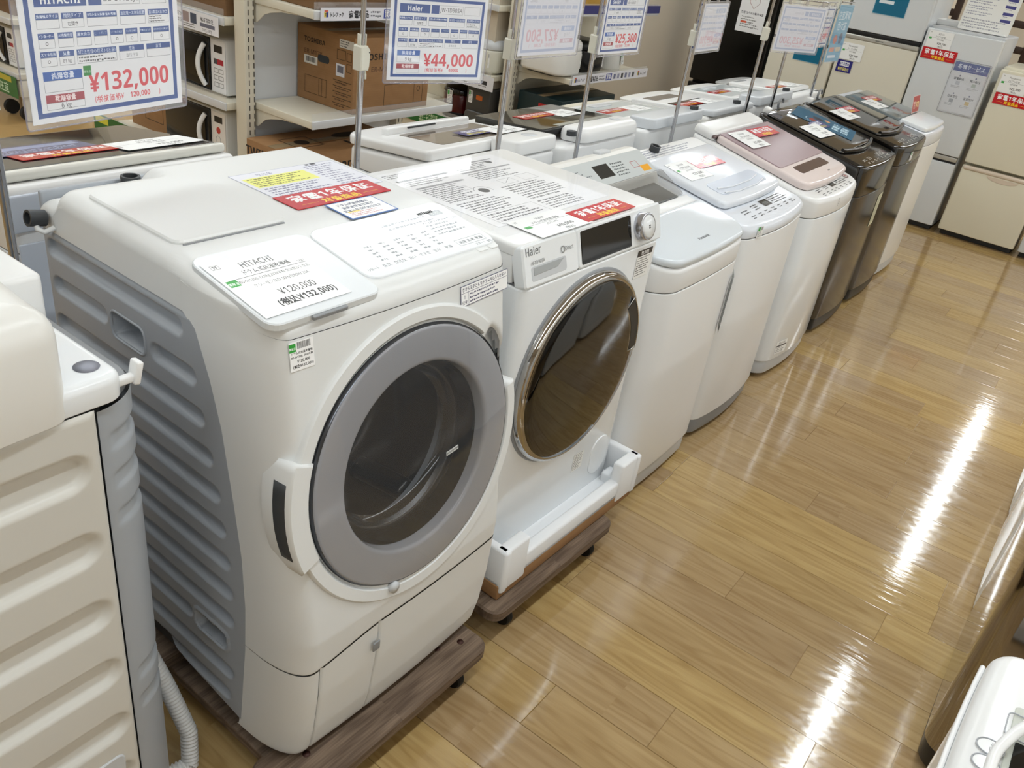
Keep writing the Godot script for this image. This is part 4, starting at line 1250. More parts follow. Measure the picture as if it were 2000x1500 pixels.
	var metal := mat("dark_steel", Color(0.36, 0.345, 0.325), 0.17, 0.75)
	for k in 2:
		s = {"w": 0.545, "d": 0.55, "hf": 0.84 + 0.02 * k, "hb": 0.955, "seam": 0.70 + 0.06 * k, "bow": 0.02, "rf": 0.04, "body": metal, "top": blk, "rt": 0.014, "base": M.black, "seam_mat": M.chrome}
		o = Vector3([4.265, 4.855][k], 0, [-0.885, -0.885][k])
		t = top_loader(["black top loader with a teal leaflet on its lid, beside the pink lidded one", "black top loader with a steel front, beside the last white one"][k], o, 0.0, s)
		lid = part(t, "lid", cab(0.51, 0.40, 0.0, 0.009, 0.02, 0.02, 0.0, 0.004), mat("lid_glass_dark", Color(0.16, 0.155, 0.15), 0.05, 0.0, {"metallic_specular": 0.8}), on_top(s, 0.0, -0.125, 0.001), "dark glass lid")
		part(lid, "lid_grip", tube(PackedVector3Array(span(-1, 1, 16).map(func(a): return Vector3(0.225 * a, 0.008, -0.01 + 0.03 * (1.0 - a * a)))), 0.011, 10), mat("grip_mirror", Color(0.20, 0.19, 0.18), 0.07, 0.9), Transform3D.IDENTITY, "curved mirror grip")
		part(t, "button_print", sheet(0.40, 0.06, 0.0), button_print("buttons_dark", true, false), flat_on(s, 0.0, -0.035, 0.001))
		part(t, "hinge_block", rbox(Vector3(0.04, 0.03, 0.03), 0.006), M.white, on_top(s, -0.2, -0.535, 0.008))
		part(t, "inlet_hose", tube(PackedVector3Array(span(0, TAU * 0.8, 18).map(func(a): return Vector3(0.05 + 0.03 * cos(a), 0.965 + 0.025 * sin(a), -0.565))), 0.006, 8), M.mid_grey)
		tx = Transform3D(Basis.IDENTITY, o)
		if k == 0:
			var pp := pic(400, 620, Color(0.05, 0.33, 0.45))
			pp.text("家電出", 210, 430, 80, Color(0.75, 0.85, 0.9), 1, true).text("張買取", 210, 520, 80, Color(0.75, 0.85, 0.9), 1, true).disc(240, 240, 50, 56, Color(0.16, 0.15, 0.2)).disc(290, 330, 30, 30, Color(0.85, 0.6, 0.4)).disc(120, 200, 50, 36, Color(0.6, 0.25, 0.2)).arc(120, 190, 70, 60, 180, 300, 6, Color(0.8, 0.9, 0.95))
			printed("teal_poster", pp.im, 0.5)
			lone("poster", sheet(0.21, 0.31, 0.0008), M.teal_poster, tx * flat_on(s, 0.08, -0.34, 0.0115, 12), "teal leaflet with pictures lying on the glass lid of the nearer black washer", "leaflet")
			var nv := pic(260, 120, Color(0.15, 0.14, 0.48))
			nv.rect(50, 14, 160, 46, Color(0.92, 0.92, 0.95)).text("6ヶ月間の", 130, 38, 34, Color(0.2, 0.2, 0.5), 1, true).text("動作保証付", 130, 90, 38, Color(0.95, 0.9, 0.45), 1, true)
			printed("navy_card", nv.im, 0.2)
			lone("guarantee_card", sheet(0.15, 0.07, 0.0008), M.navy_card, tx * flat_on(s, -0.015, -0.335, 0.0135, 0), "navy six month guarantee card on the nearer black washer", "card")
			price_card(tx * flat_on(s, -0.13, -0.30, 0.0145, -3), 0.20, 0.115, "white price tag on the nearer black washer over the teal leaflet", "TOSHIBA", "全自動洗濯機", "2017年製", "¥25,300")
		else:
			red_card(tx * flat_on(s, -0.03, -0.375, 0.0115, -3), 0.21, "red warranty card on the farther black washer")
			price_card(tx * flat_on(s, -0.17, -0.345, 0.0125, -3), 0.19, 0.11, "white price tag on the farther black washer beside its red card", "Haier", "全自動洗濯機", "2020年製", "¥27,500")
		if k == 0:
			var ys := pic(200, 330, Color(0.86, 0.86, 0.74))
			ys.fine(16, 20, 170, 12, 24, Color(0.5, 0.5, 0.42), 110)
			part(t, "energy_sheet", sheet(0.11, 0.16), printed("energy_sheet", ys.im), R(0.15, 0.58, 0.0150, 0, 4.6, 0), "pale energy rating sheet")
		else:
			part(t, "mark_sticker", sheet(0.03, 0.045), M.small_barcode, R(-0.08, 0.80, 0.021, 0, -6, 0))
	# eighth: small white with a see-through lid
	s = {"w": 0.50, "d": 0.55, "hf": 0.86, "hb": 0.945, "seam": 0.785, "bow": 0.015, "rf": 0.05, "body": M.warm_white, "top": mat("blue_white", Color.WHITE), "rt": 0.014}
	o = Vector3(5.40, 0, -0.90)
	t = top_loader("small white top loader with a see through lid at the far end of the row", o, 0.0, s)
	lid = part(t, "lid", cab(0.44, 0.33, 0.0, 0.014, 0.02, 0.02, 0.0, 0.006), mat("lid_smoke", Color(0.46, 0.49, 0.49), 0.07), on_top(s, 0.0, -0.17, 0.003), "smoky see through lid")
	part(t, "front_flap", cab(0.46, 0.15, 0.0, 0.022, 0.03, 0.02, 0.01, 0.01), M.white_gloss, on_top(s, 0.0, -0.012, 0.002))
	tx = Transform3D(Basis.IDENTITY, o)
	red_card(tx * flat_on(s, 0.0, -0.40, 0.0185, -3), 0.20, "red warranty card on the see through lid of the last washer")
	price_card(tx * flat_on(s, -0.12, -0.345, 0.019, -3), 0.19, 0.11, "white price tag on the see through lid of the last washer", "TWINBIRD", "全自動洗濯機", "2019年製", "¥19,800")
	var rl := pic(220, 130, Color(0.72, 0.30, 0.30))
	rl.text("米", 60, 70, 60, Color(0.93, 0.8, 0.75), 1, true).text("家電", 150, 70, 50, Color(0.93, 0.85, 0.6), 1, true).frame(0, 0, 220, 130, 5, Color(0.9, 0.85, 0.84))
	lone("leaflet", sheet(0.16, 0.095, 0.001), printed("red_leaflet", rl.im), tx * on_top(s, 0.12, -0.185, 0.064) * R(0, 0, 0, -20, 0, 0), "faded red leaflet propped up on the last white washer", "leaflet")

func third_washer() -> void:
	var s := {"w": 0.572, "d": 0.545, "hf": 0.825, "hb": 0.935, "seam": 0.752, "bow": 0.012, "rf": 0.085, "body": M.white, "top": M.white, "rt": 0.014}
	var o := Vector3(2.329, 0, -0.86)
	var t := top_loader("white top loader with a plain front lid and a control panel at its back", o, 0.0, s)
	# front lid half
	var lid := part(t, "lid", cab(0.562, 0.20, 0.0, 0.022, 0.08, 0.02, 0.012, 0.012), mat("lid_grey_white", Color(0.87, 0.895, 0.915), 0.1), on_top(s, 0.0, -0.004, 0.003), "plain pale lid")
	part(t, "lid_gap", cab(0.552, 0.19, 0.0, 0.004, 0.08, 0.02, 0.012, 0.001), M.mid_grey, on_top(s, 0.0, -0.008, 0.0))
	part(lid, "brand_lettering", lettering("Panasonic", 0.0105), M.ink_grey, Transform3D(Basis(Vector3.RIGHT, -PI / 2), Vector3(0.015, 0.0222, -0.045)))
	# hinge trough and smoky window half
	part(t, "lid_trough", rbox(Vector3(0.56, 0.02, 0.05), 0.008), M.white, on_top(s, 0.0, -0.225, 0.004))
	part(t, "lid_window", prism(round_rect(0.55, 0.115, 0.012), 0.006, 0.002), glass("window_smoke", Color(0.5, 0.51, 0.51, 0.25), 0.05), on_top(s, 0.0, -0.305, 0.032) * Transform3D(Basis(Vector3.RIGHT, deg_to_rad(-90 + 18)), Vector3.ZERO), "smoky see through half of the lid")
	part(t, "tub_opening", rbox(Vector3(0.50, 0.004, 0.11), 0.002), mat("tub_dark", Color(0.34, 0.34, 0.33), 0.5), on_top(s, 0.0, -0.31, 0.003))
	# control console across the back
	var con := MB.new()
	var prof := [Vector2(-0.345, 0.0), Vector2(-0.365, 0.045), Vector2(-0.455, 0.098), Vector2(-0.475, 0.10), Vector2(-0.50, 0.096), Vector2(-0.515, 0.08), Vector2(-0.518, 0.0)]
	var r2 := []
	for x in [-0.278, 0.278]:
		var ring := PackedVector3Array()
		for p in prof: ring.append(Vector3(x, 0.885 + p.y, p.x))
		r2.append(ring)
	con.loft(r2, false, true)
	for q in [[0, true], [1, false]]:
		var ring: PackedVector3Array = r2[q[0]]
		for k in range(1, ring.size() - 1):
			if q[1]: con.tri(ring[0], ring[k], ring[k + 1])
			else: con.tri(ring[0], ring[k + 1], ring[k])
	part(t, "console", con.done(), M.warm_white)
	var cp := pic(700, 150, Color(0.80, 0.82, 0.82))
	cp.rect(290, 34, 110, 78, Color(0.13, 0.14, 0.14)).fine(420, 40, 120, 5, 18, Color(0.4, 0.42, 0.43), 120).frame(560, 60, 50, 40, 3, Color(0.7, 0.4, 0.4)).rect(610, 96, 66, 38, Color(0.95, 0.68, 0.2)).fine(30, 40, 240, 5, 18, Color(0.5, 0.52, 0.53), 121)
	part(t, "control_panel", sheet(0.56, 0.098, 0.002), printed("console_print", cp.im, 0.25), Transform3D(Basis(Vector3.RIGHT, deg_to_rad(-59.5)), Vector3(0, 0.9575, -0.4105)), "grey control panel with a dark display")
	part(t, "inlet_cap", rbox(Vector3(0.07, 0.015, 0.03), 0.005), M.pale_grey, P(0.10, 0.985, -0.488))
	var sp := pic(240, 520, Color(0.95, 0.95, 0.94))
	sp.fine(12, 14, 216, 20, 25, Color(0.45, 0.45, 0.45), 122).rect(10, 470, 90, 40, Color(0.2, 0.2, 0.2))
	part(t, "spec_sticker", sheet(0.075, 0.21), printed("spec_sticker", sp.im), R(0.2425, 0.60, 0.0015, 0, 25, 0))

# ---------------------------------------------------------------- back row, seen from behind
func back_row() -> void:
	var w_m: Material = M.white
	var specs := [
		# x centre, w, rear z, hf, hb, lid, label
		[1.105, 0.60, -1.86, 0.89, 0.975, "glass", "white washer with a black glass lid behind the left machines, seen from its back"],
		[2.41, 0.58, -1.69, 0.825, 0.872, "frame", "white washer with a raised lid frame, first in the back row beyond the shelf boxes"],
		[3.03, 0.575, -1.685, 0.83, 0.872, "glass2", "white washer with a dark glass lid in the back row behind the third machine"],
		[3.665, 0.575, -1.68, 0.83, 0.872, "white", "white washer with an open white lid tray in the back row behind the fourth machine"],
		[4.275, 0.55, -1.675, 0.83, 0.872, "dark", "white washer with a small dark lid panel in the back row"],
		[4.86, 0.545, -1.675, 0.835, 0.875, "white2", "white washer with a pale lid tray, second from the end of the back row"],
		[5.44, 0.545, -1.675, 0.84, 0.88, "plain", "white washer with a plain pale lid at the far end of the back row"]]
	for i in specs.size():
		var q: Array = specs[i]
		var s := {"w": q[1], "d": 0.51 if i > 0 else 0.58, "hf": q[3], "hb": q[4], "seam": q[3] - 0.07, "bow": 0.03, "rf": 0.05, "body": mat("back_grey_white", Color(0.86, 0.875, 0.89), 0.2), "top": w_m if i != 4 else M.warm_white, "rt": 0.018}
		var o := Vector3(q[0], 0, q[2] - s.d)
		var t := top_loader(q[6], o, PI, s)
		var tx := Transform3D(Basis(Vector3.UP, PI), o)
		match q[5]:
			"glass":
				part(t, "lid", cab(0.57, 0.46, 0.0, 0.018, 0.02, 0.02, 0.0, 0.005), mat("lid_glass_grey", Color(0.20, 0.20, 0.20), 0.06), on_top(s, 0.0, -0.06, 0.006), "dark glass lid")
				part(t, "hinge_bar", rbox(Vector3(0.57, 0.024, 0.03), 0.009), mat("bar_cream", Color(0.88, 0.875, 0.84), 0.15), on_top(s, 0.0, -0.535, 0.014))
				part(t, "back_band", rbox(Vector3(0.598, 0.085, 0.012), 0.005), mat("band_blue", Color(0.80, 0.83, 0.875), 0.08), P(0.0, 0.915, -0.583))
				part(t, "back_panel", rbox(Vector3(0.58, 0.72, 0.006), 0.003), mat("band_blue", Color.WHITE), P(0, 0.485, -0.582))
				part(t, "screw", lathe([[0.0, 0.004], [0.007, 0.003], [0.008, 0.0]], 16), M.steel, Transform3D(Basis(Vector3.RIGHT, -PI / 2), Vector3(0.20, 0.66, -0.585)))
				red_card(tx * flat_on(s, 0.06, -0.40, 0.0265, 180), 0.25, "red warranty card on the black glass lid behind the left machines")
				var bl := pic(400, 180, Color(0.30, 0.34, 0.55))
				bl.rect(20, 20, 360, 60, Color(0.6, 0.65, 0.8)).fine(30, 100, 340, 3, 22, Color(0.7, 0.74, 0.85), 131)
				lone("leaflet", sheet(0.26, 0.12, 0.001), printed("blue_leaflet", bl.im, 0.1), tx * flat_on(s, 0.09, -0.30, 0.0265, 180), "blue leaflet under film on the black glass lid behind the left machines", "leaflet")
				price_card(tx * flat_on(s, -0.16, -0.42, 0.0268, 180), 0.22, 0.13, "white price tag on the black glass lid behind the left machines", "SHARP", "洗濯乾燥機", "2018年製", "¥33,000")
			"frame":
				var lid := part(t, "lid", cab(0.58, 0.40, 0.0, 0.035, 0.05, 0.02, 0.02, 0.014), w_m, on_top(s, 0.0, 0.01, 0.006))
				part(lid, "lid_window", prism(round_rect(0.42, 0.21, 0.012), 0.004, 0.001), mat("window_brown", Color(0.50, 0.46, 0.42), 0.06), Transform3D(Basis(Vector3.RIGHT, -PI / 2), Vector3(-0.04, 0.0365, -0.25)), "brownish window")
				part(lid, "lid_grip", rbox(Vector3(0.46, 0.03, 0.03), 0.008), M.white, P(-0.02, 0.044, -0.115))
				part(lid, "grip_slot", rbox(Vector3(0.15, 0.006, 0.008), 0.002), M.dark_grey, P(0.03, 0.052, -0.131))
				part(lid, "brand_lettering", lettering("TOSHIBA", 0.009), mat("red_ink", Color(0.6, 0.35, 0.35), 0.4), Transform3D(Basis(Vector3.RIGHT, -PI / 2), Vector3(0.0, 0.0355, -0.06)))
				part(t, "back_box", cab(0.25, 0.13, 0.0, 0.05, 0.02, 0.02, 0.0, 0.01), M.white, on_top(s, -0.16, -0.385, 0.004))
				part(t, "round_cap", lathe([[0.0, 0.0015], [0.03, 0.001], [0.031, 0.0]], 28), M.pale_grey, on_top(s, -0.19, -0.45, 0.0545))
				lone("guarantee_card", sheet(0.17, 0.075, 0.0008), M.navy_card, tx * flat_on(s, -0.09, -0.275, 0.0475, 180), "navy guarantee card on the brownish lid window of the first back row washer", "card")
				price_card(tx * flat_on(s, -0.22, -0.30, 0.048, 180), 0.17, 0.115, "white price tag on the first back row washer beside the navy card", "AQUA", "全自動洗濯機", "2018年製", "¥16,500")
			"glass2":
				var lid := part(t, "lid", cab(0.55, 0.335, 0.0, 0.03, 0.012, 0.012, 0.0, 0.003), mat("lid_glass_olive", Color(0.23, 0.225, 0.205), 0.07), on_top(s, 0.0, -0.06, 0.018), "dark glass lid")
				part(lid, "lid_edge", rbox(Vector3(0.55, 0.022, 0.012), 0.003), M.black, P(0, 0.014, -0.334))
				part(lid, "lid_label_strip", rbox(Vector3(0.40, 0.002, 0.03), 0.0008), mat("strip_olive", Color(0.62, 0.62, 0.58), 0.3), P(-0.05, 0.0305, -0.315))
				part(t, "front_strip", cab(0.56, 0.09, 0.0, 0.01, 0.04, 0.01, 0.02, 0.004), M.white, on_top(s, 0.0, 0.01, 0.003))
				part(t, "back_box", cab(0.44, 0.13, 0.0, 0.055, 0.04, 0.04, 0.0, 0.03), M.white, on_top(s, -0.05, -0.395, 0.002))
				part(t, "cap_mark", lathe([[0.0, 0.0012], [0.022, 0.001], [0.023, 0.0]], 24), M.pale_grey, on_top(s, -0.16, -0.46, 0.058))
				part(t, "water_inlet", lathe([[0.0, 0.0], [0.02, 0.0], [0.02, 0.018], [0.014, 0.018], [0.0, 0.01]], 22, true), M.dark_grey, on_top(s, 0.19, -0.475, 0.03))
				red_card(tx * flat_on(s, 0.05, -0.20, 0.0495, 180), 0.22, "red warranty card on the dark glass lid in the back row")
				price_card(tx * flat_on(s, -0.12, -0.225, 0.0495, 180), 0.16, 0.115, "white price tag on the dark glass lid in the back row", "AQUA", "全自動洗濯機", "2019年製", "¥18,700")
			"white", "white2":
				var tray := part(t, "lid_tray", cab(0.50, 0.33, 0.0, 0.02, 0.02, 0.02, 0.0, 0.006), w_m, on_top(s, 0.0, -0.055, 0.002))
				part(tray, "tray_floor", prism(round_rect(0.44, 0.25, 0.015), 0.003, 0.001), mat("tray_shade", Color(0.83, 0.855, 0.855), 0.12), Transform3D(Basis(Vector3.RIGHT, -PI / 2), Vector3(0, 0.0215, -0.165)))
				part(tray, "tray_grip", rbox(Vector3(0.15, 0.006, 0.04), 0.002), M.pale_grey, P(0.04, 0.023, -0.07))
				part(t, "front_strip", cab(0.55, 0.065, 0.0, 0.012, 0.04, 0.01, 0.02, 0.004), M.beige_steel if q[5] == "white" else M.warm_white, on_top(s, 0.0, 0.01, 0.002))
				part(t, "back_box", cab(0.52, 0.13, 0.0, 0.045, 0.03, 0.03, 0.0, 0.008), mat("back_grey_white", Color.WHITE), on_top(s, 0.0, -0.398, 0.001))
				part(t, "water_inlet", lathe([[0.0, 0.0], [0.02, 0.0], [0.02, 0.018], [0.014, 0.018], [0.0, 0.01]], 22, true), M.dark_grey, on_top(s, -0.19, -0.50, 0.044))
				red_card(tx * flat_on(s, 0.10 if i == 3 else 0.12, -0.23, 0.0245, 180), 0.20, "red warranty card on the white lid tray behind the fourth machine" if i == 3 else "red warranty card on the pale lid tray, second from the end of the back row")
				price_card(tx * flat_on(s, -0.08, -0.25, 0.0245, 180), 0.15, 0.11, "white price tag on the white lid tray behind the fourth machine" if i == 3 else "white price tag on the pale lid tray, second from the end of the back row", "Panasonic", "全自動洗濯機", "2020年製", "¥29,700")
			"dark":
				part(t, "lid", cab(0.50, 0.33, 0.0, 0.02, 0.03, 0.03, 0.0, 0.008), w_m, on_top(s, 0.0, -0.05, 0.003))
				part(t, "lid_panel", prism(round_rect(0.36, 0.13, 0.006), 0.003, 0.001), mat("panel_brown", Color(0.20, 0.165, 0.15), 0.1), flat_on(s, 0.06, -0.33, 0.026), "dark brown panel")
				part(t, "lid_window", prism(round_rect(0.30, 0.08, 0.006), 0.003, 0.001), mat("window_taupe", Color(0.52, 0.49, 0.46), 0.15), flat_on(s, 0.05, -0.14, 0.025))
				part(t, "front_strip", cab(0.53, 0.08, 0.0, 0.014, 0.05, 0.01, 0.02, 0.005), M.warm_white, on_top(s, 0.0, 0.012, 0.002))
				part(t, "back_box", cab(0.52, 0.14, 0.0, 0.03, 0.03, 0.03, 0.0, 0.012), M.pale_grey, on_top(s, 0.0, -0.39, 0.001))
				part(t, "water_inlet", lathe([[0.0, 0.0], [0.02, 0.0], [0.02, 0.018], [0.014, 0.018], [0.0, 0.01]], 22, true), M.dark_grey, on_top(s, -0.10, -0.49, 0.03))
				red_card(tx * flat_on(s, 0.14, -0.335, 0.0275, 180), 0.21, "red warranty card on the dark brown lid panel in the back row")
				price_card(tx * flat_on(s, -0.04, -0.34, 0.0275, 180), 0.16, 0.11, "white price tag beside the dark brown lid panel in the back row", "Haier", "全自動洗濯機", "2017年製", "¥15,400")
			"plain":
				part(t, "lid", cab(0.47, 0.36, 0.0, 0.02, 0.03, 0.03, 0.012, 0.01), w_m, on_top(s, 0.0, -0.075, 0.003))
				part(t, "lid_grip", prism(round_rect(0.16, 0.03, 0.012), 0.003, 0.001), M.mid_grey, flat_on(s, 0.1, -0.10, 0.024))
				part(t, "front_strip", cab(0.50, 0.08, 0.0, 0.012, 0.05, 0.01, 0.02, 0.005), mat("strip_grey", Color(0.72, 0.72, 0.71), 0.25), on_top(s, 0.0, 0.01, 0.002))
				part(t, "back_clip", rbox(Vector3(0.03, 0.014, 0.03), 0.003), M.mid_grey, P(-0.18, 0.84, -s.d - 0.012))
				part(t, "inlet_slot", rbox(Vector3(0.06, 0.003, 0.014), 0.001), M.dark_grey, on_top(s, -0.20, -0.49, 0.001))
				red_card(tx * flat_on(s, 0.11, -0.34, 0.0255, 180), 0.20, "red warranty card on the plain lid at the far end of the back row")
				price_card(tx * flat_on(s, -0.08, -0.35, 0.0255, 180), 0.16, 0.11, "white price tag on the plain lid at the far end of the back row", "Panasonic", "全自動洗濯機", "2018年製", "¥22,000")

# ---------------------------------------------------------------- across the aisle, at the lower right
func opposite_row() -> void:
	# near machine with round buttons, its front facing the aisle (-z)
	var s := {"w": 0.565, "d": 0.55, "hf": 0.875, "hb": 0.93, "seam": 0.80, "bow": 0.012, "rf": 0.035, "body": M.white_gloss, "top": M.white, "rt": 0.02}
	var o := Vector3(0.835, 0, 0.127)
	var t := top_loader("white top loader with oval buttons in the lower right corner", o, PI, s)
	var bt := mat("button_line", Color(0.68, 0.69, 0.71), 0.3)
	var names := ["水位", "予約", "洗い", "すすぎ", "脱水"]
	for k in 5:
		var b := part(t, "oval_button", prism(PackedVector2Array(Array(span(0, TAU * 31 / 32, 31)).map(func(a): return Vector2(0.0125 * cos(a), 0.0145 * sin(a)))), 0.003, 0.001), M.white, flat_on(s, -0.077 + 0.029 * k, -0.021, 0.0025))
		part(b, "button_rim", tube(PackedVector3Array(Array(span(0, TAU * 31 / 32, 31)).map(func(a): return Vector3(0.0128 * cos(a), 0.0149 * sin(a), 0))), 0.0009, 6, PackedFloat32Array(), true), bt)
		if not M.has("button_word_%d" % k):
			var p := pic(80, 80, Color(1, 1, 1, 0))
			p.text(names[k], 40, 40, 34, Color(0.3, 0.3, 0.34), 1, false, 72)
			printed("button_word_%d" % k, p.im, 0.3, true)
		part(b, "button_word", sheet(0.019, 0.019, 0.0), M["button_word_%d" % k], P(0, 0.003, 0.0006))
	part(t, "display_field", prism(round_rect(0.30, 0.10, 0.006), 0.003, 0.001), mat("field_olive", Color(0.77, 0.78, 0.74), 0.3), flat_on(s, -0.02, -0.085, 0.0015))
	part(t, "display", prism(round_rect(0.06, 0.03, 0.003), 0.002, 0.0006), M.black_gloss, flat_on(s, -0.075, -0.058, 0.003))
	part(t, "mode_frame", tube(PackedVector3Array(Array(round_rect(0.044, 0.03, 0.007)).map(func(p): return Vector3(p.x, p.y, 0))), 0.0008, 6, PackedFloat32Array(), true), bt, flat_on(s, -0.13, -0.045, 0.0032))
	part(t, "trim_line", tube(PackedVector3Array(span(-0.255, 0.255, 12).map(func(x): return Vector3(x, 0.845, 0.012 * (1.0 - pow(2 * x / 0.565, 2.0)) + 0.0035))), 0.0035, 8), M.white)
	# a white cable over the machine
	var cv := Curve3D.new()
	for p in [[Vector3(0.78, 0.895, 0.150), Vector3(0.03, 0, 0.0)], [Vector3(0.868, 0.895, 0.150), Vector3(0.02, 0.0, 0.0)], [Vector3(0.915, 0.897, 0.158), Vector3(0.02, 0, 0.006)], [Vector3(0.97, 0.902, 0.185), Vector3(0.02, 0, 0.015)], [Vector3(1.05, 0.915, 0.27), Vector3(0.02, 0, 0.04)]]:
		cv.add_point(p[0], -p[1], p[1])
	lone("power_cord", tube(cv.tessellate(4, 2), 0.0065, 10), M.white, P(0, 0.0, 0), "thick white cord lying across the buttons of the lower right washer", "cord")
	# middle: glossy black front that mirrors the floor
	var blk: Material = M.black_body
	s = {"w": 0.60, "d": 0.58, "hf": 0.88, "hb": 0.95, "seam": 0.79, "bow": 0.004, "rf": 0.05, "body": mat("mirror_front", Color(0.62, 0.60, 0.575), 0.07, 1.0), "top": blk, "rt": 0.016, "base": M.black}
	t = top_loader("black washer with a mirror like front across the aisle at the right edge", Vector3(2.035, 0, 0.165), PI, s)
	part(t, "lid", cab(0.52, 0.42, 0.0, 0.016, 0.02, 0.02, 0.0, 0.006), M.black_gloss, on_top(s, 0.0, -0.10, 0.003))
	s = {"w": 0.60, "d": 0.58, "hf": 0.88, "hb": 0.95, "seam": 0.79, "bow": 0.008, "rf": 0.06, "body": M.white_gloss, "top": M.white, "rt": 0.016, "base": M.white}
	t = top_loader("white washer across the aisle at the right edge, beyond the black one", Vector3(2.68, 0, 0.17), PI, s)
	part(t, "lid", cab(0.52, 0.42, 0.0, 0.016, 0.02, 0.02, 0.0, 0.006), M.white, on_top(s, 0.0, -0.10, 0.003))
	t = top_loader("white washer across the aisle, farthest on that side", Vector3(3.33, 0, 0.17), PI, s)
	part(t, "lid", cab(0.52, 0.42, 0.0, 0.016, 0.02, 0.02, 0.0, 0.006), M.white, on_top(s, 0.0, -0.10, 0.003))

# ---------------------------------------------------------------- poles and price signs
func pole(x: float, z: float, label: String, clamp_y := 1.245) -> Node3D:
	var t := thing("sign_pole", label, "pole", Vector3(x, 0, z), 0.0, "chrome sign poles between the two rows")
	part(t, "base_plate", cab(0.26, 0.115, 0.0, 0.01, 0.03, 0.03, 0.0, 0.004), M.dark_grey, P(0, 0, 0.085))
	part(t, "lower_tube", lathe([[0.0, 0.01], [0.0085, 0.01], [0.0085, clamp_y], [0.0, clamp_y]], 24, true), M.chrome)
	part(t, "upper_tube", lathe([[0.0, clamp_y], [0.0066, clamp_y], [0.0066, 1.62], [0.0, 1.62]], 24, true), M.chrome)
	var cl := part(t, "clamp", prism(PackedVector2Array([Vector2(-0.0145, -0.032), Vector2(0.013, -0.032), Vector2(0.0165, -0.02), Vector2(0.018, 0.017), Vector2(0.008, 0.029), Vector2(-0.0115, 0.029), Vector2(-0.0145, 0.025)]), 0.03, 0.003), M.cream_plastic, P(0, clamp_y, 0.015))
	part(cl, "clamp_lever", tube(PackedVector3Array([Vector3(0.008, -0.028, -0.015), Vector3(0.014, -0.045, -0.015), Vector3(0.0165, -0.055, -0.015)]), 0.0038, 8, PackedFloat32Array([0.005, 0.0045, 0.003])), M.cream_plastic)
	part(cl, "clamp_pin", lathe([[0.0, 0.0], [0.0016, 0.0], [0.0, 0.0006]], 10), M.ink, Transform3D(Basis(Vector3.RIGHT, PI / 2), Vector3(0.012, 0.013, 0.0002)))
	for s in [-1.0, 1.0]:
		part(cl, "clamp_ear", rbox(Vector3(0.003, 0.028, 0.012), 0.001), M.cream_plastic, P(s * 0.0095 - 0.001, 0.042, -0.015))
	return t

func sign_image(maker: String, model: String, cap: String, dry: String, price: String, net: String, green: bool, o_marks: Array) -> Image:
	var w := 1000
	var h := 705
	var p := pic(w, h, Color(0.955, 0.955, 0.965))
	var blue := Color(0.16, 0.31, 0.60)
	var ln := Color(0.55, 0.55, 0.58)
	var ink := Color(0.3, 0.3, 0.32)
	p.rect(34, 26, w - 68, h - 54, blue).rect(60, 50, w - 120, h - 102, Color(0.955, 0.955, 0.965))
	p.rect(90, 76, 300, 70, blue).text(maker, 240, 112, 58, Color.WHITE, 1, true).frame(404, 76, 330, 70, 2, ln).rect(404, 76, 80, 70, blue).text(model, 610, 112, 50, ink, 1, false, 230).frame(750, 76, 170, 70, 2, ln)
	var cols := [[[90, 130, "洗濯機スタイル"], [235, 130, "開閉タイプ"], [385, 190, "騒音レベル(洗濯/脱水/乾燥)"], [595, 170, "標準コース目安時間"], [785, 145, "幅x高さx奥行き"]],
		[[90, 92, "インバーター"], [202, 90, "AI自動運転"], [312, 88, "温水洗浄"], [418, 86, "ヒートポンプ"], [522, 84, "シワ取り機能"], [622, 82, "カビ取り機能"], [720, 80, "自動おそうじ"], [814, 116, "洗剤 柔軟剤 自動投入"]],
		[[90, 92, "スマホ連携"], [196, 90, "質量"], [302, 250, "1回あたりのコスト(目安)"], [570, 170, "程度"], [758, 172, "備考"]]]
	var ys := [176, 268, 355]
	for r in 3:
		for k in cols[r].size():
			var c: Array = cols[r][k]
			p.rect(c[0], ys[r], c[1], 28, blue).text(c[2], c[0] + c[1] / 2.0, ys[r] + 14, 21, Color(0.93, 0.95, 1), 1, true, c[1] - 8).frame(c[0], ys[r] + 28, c[1], 44, 2, ln)
			if o_marks.has(r * 10 + k): p.arc(c[0] + c[1] / 2.0, ys[r] + 50, 7, 7, 0, 360, 2, ink)
	p.text("左開き", 300, 228, 22, ink, 1).fine(792, 210, 132, 3, 12, ink, 141).text("81 kg", 241, 406, 21, ink, 1).fine(312, 392, 230, 2, 18, ink, 142).text("清掃状況", 655, 406, 21, ink, 1)
	p.rect(90, 452, 230, 44, Color(0.18, 0.39, 0.72)).text("洗濯容量", 205, 474, 34, Color(0.93, 0.95, 1), 1, true).frame(90, 496, 230, 58, 2, ln).text(cap, 205, 526, 38, ink, 1)
	p.rect(90, 566, 230, 40, Color(0.68, 0.20, 0.26)).text("乾燥容量", 205, 586, 32, Color(1, 0.93, 0.93), 1, true).frame(90, 606, 230, 36, 2, ln).text(dry, 205, 625, 34, ink, 1)
	p.text(price, 630, 530, 150, Color(0.88, 0.27, 0.31), 1, true, 560).text("(税抜価格¥", 480, 618, 40, Color(0.88, 0.30, 0.34), 1, false).text(net, 690, 618, 40, Color(0.88, 0.30, 0.34), 1, true).text(")", 830, 618, 40, Color(0.88, 0.30, 0.34), 1)
	if green: p.rect(330, 440, 48, 50, Color(0.13, 0.55, 0.2)).text("買取中", 354, 470, 15, Color.WHITE, 1)
	return p.im

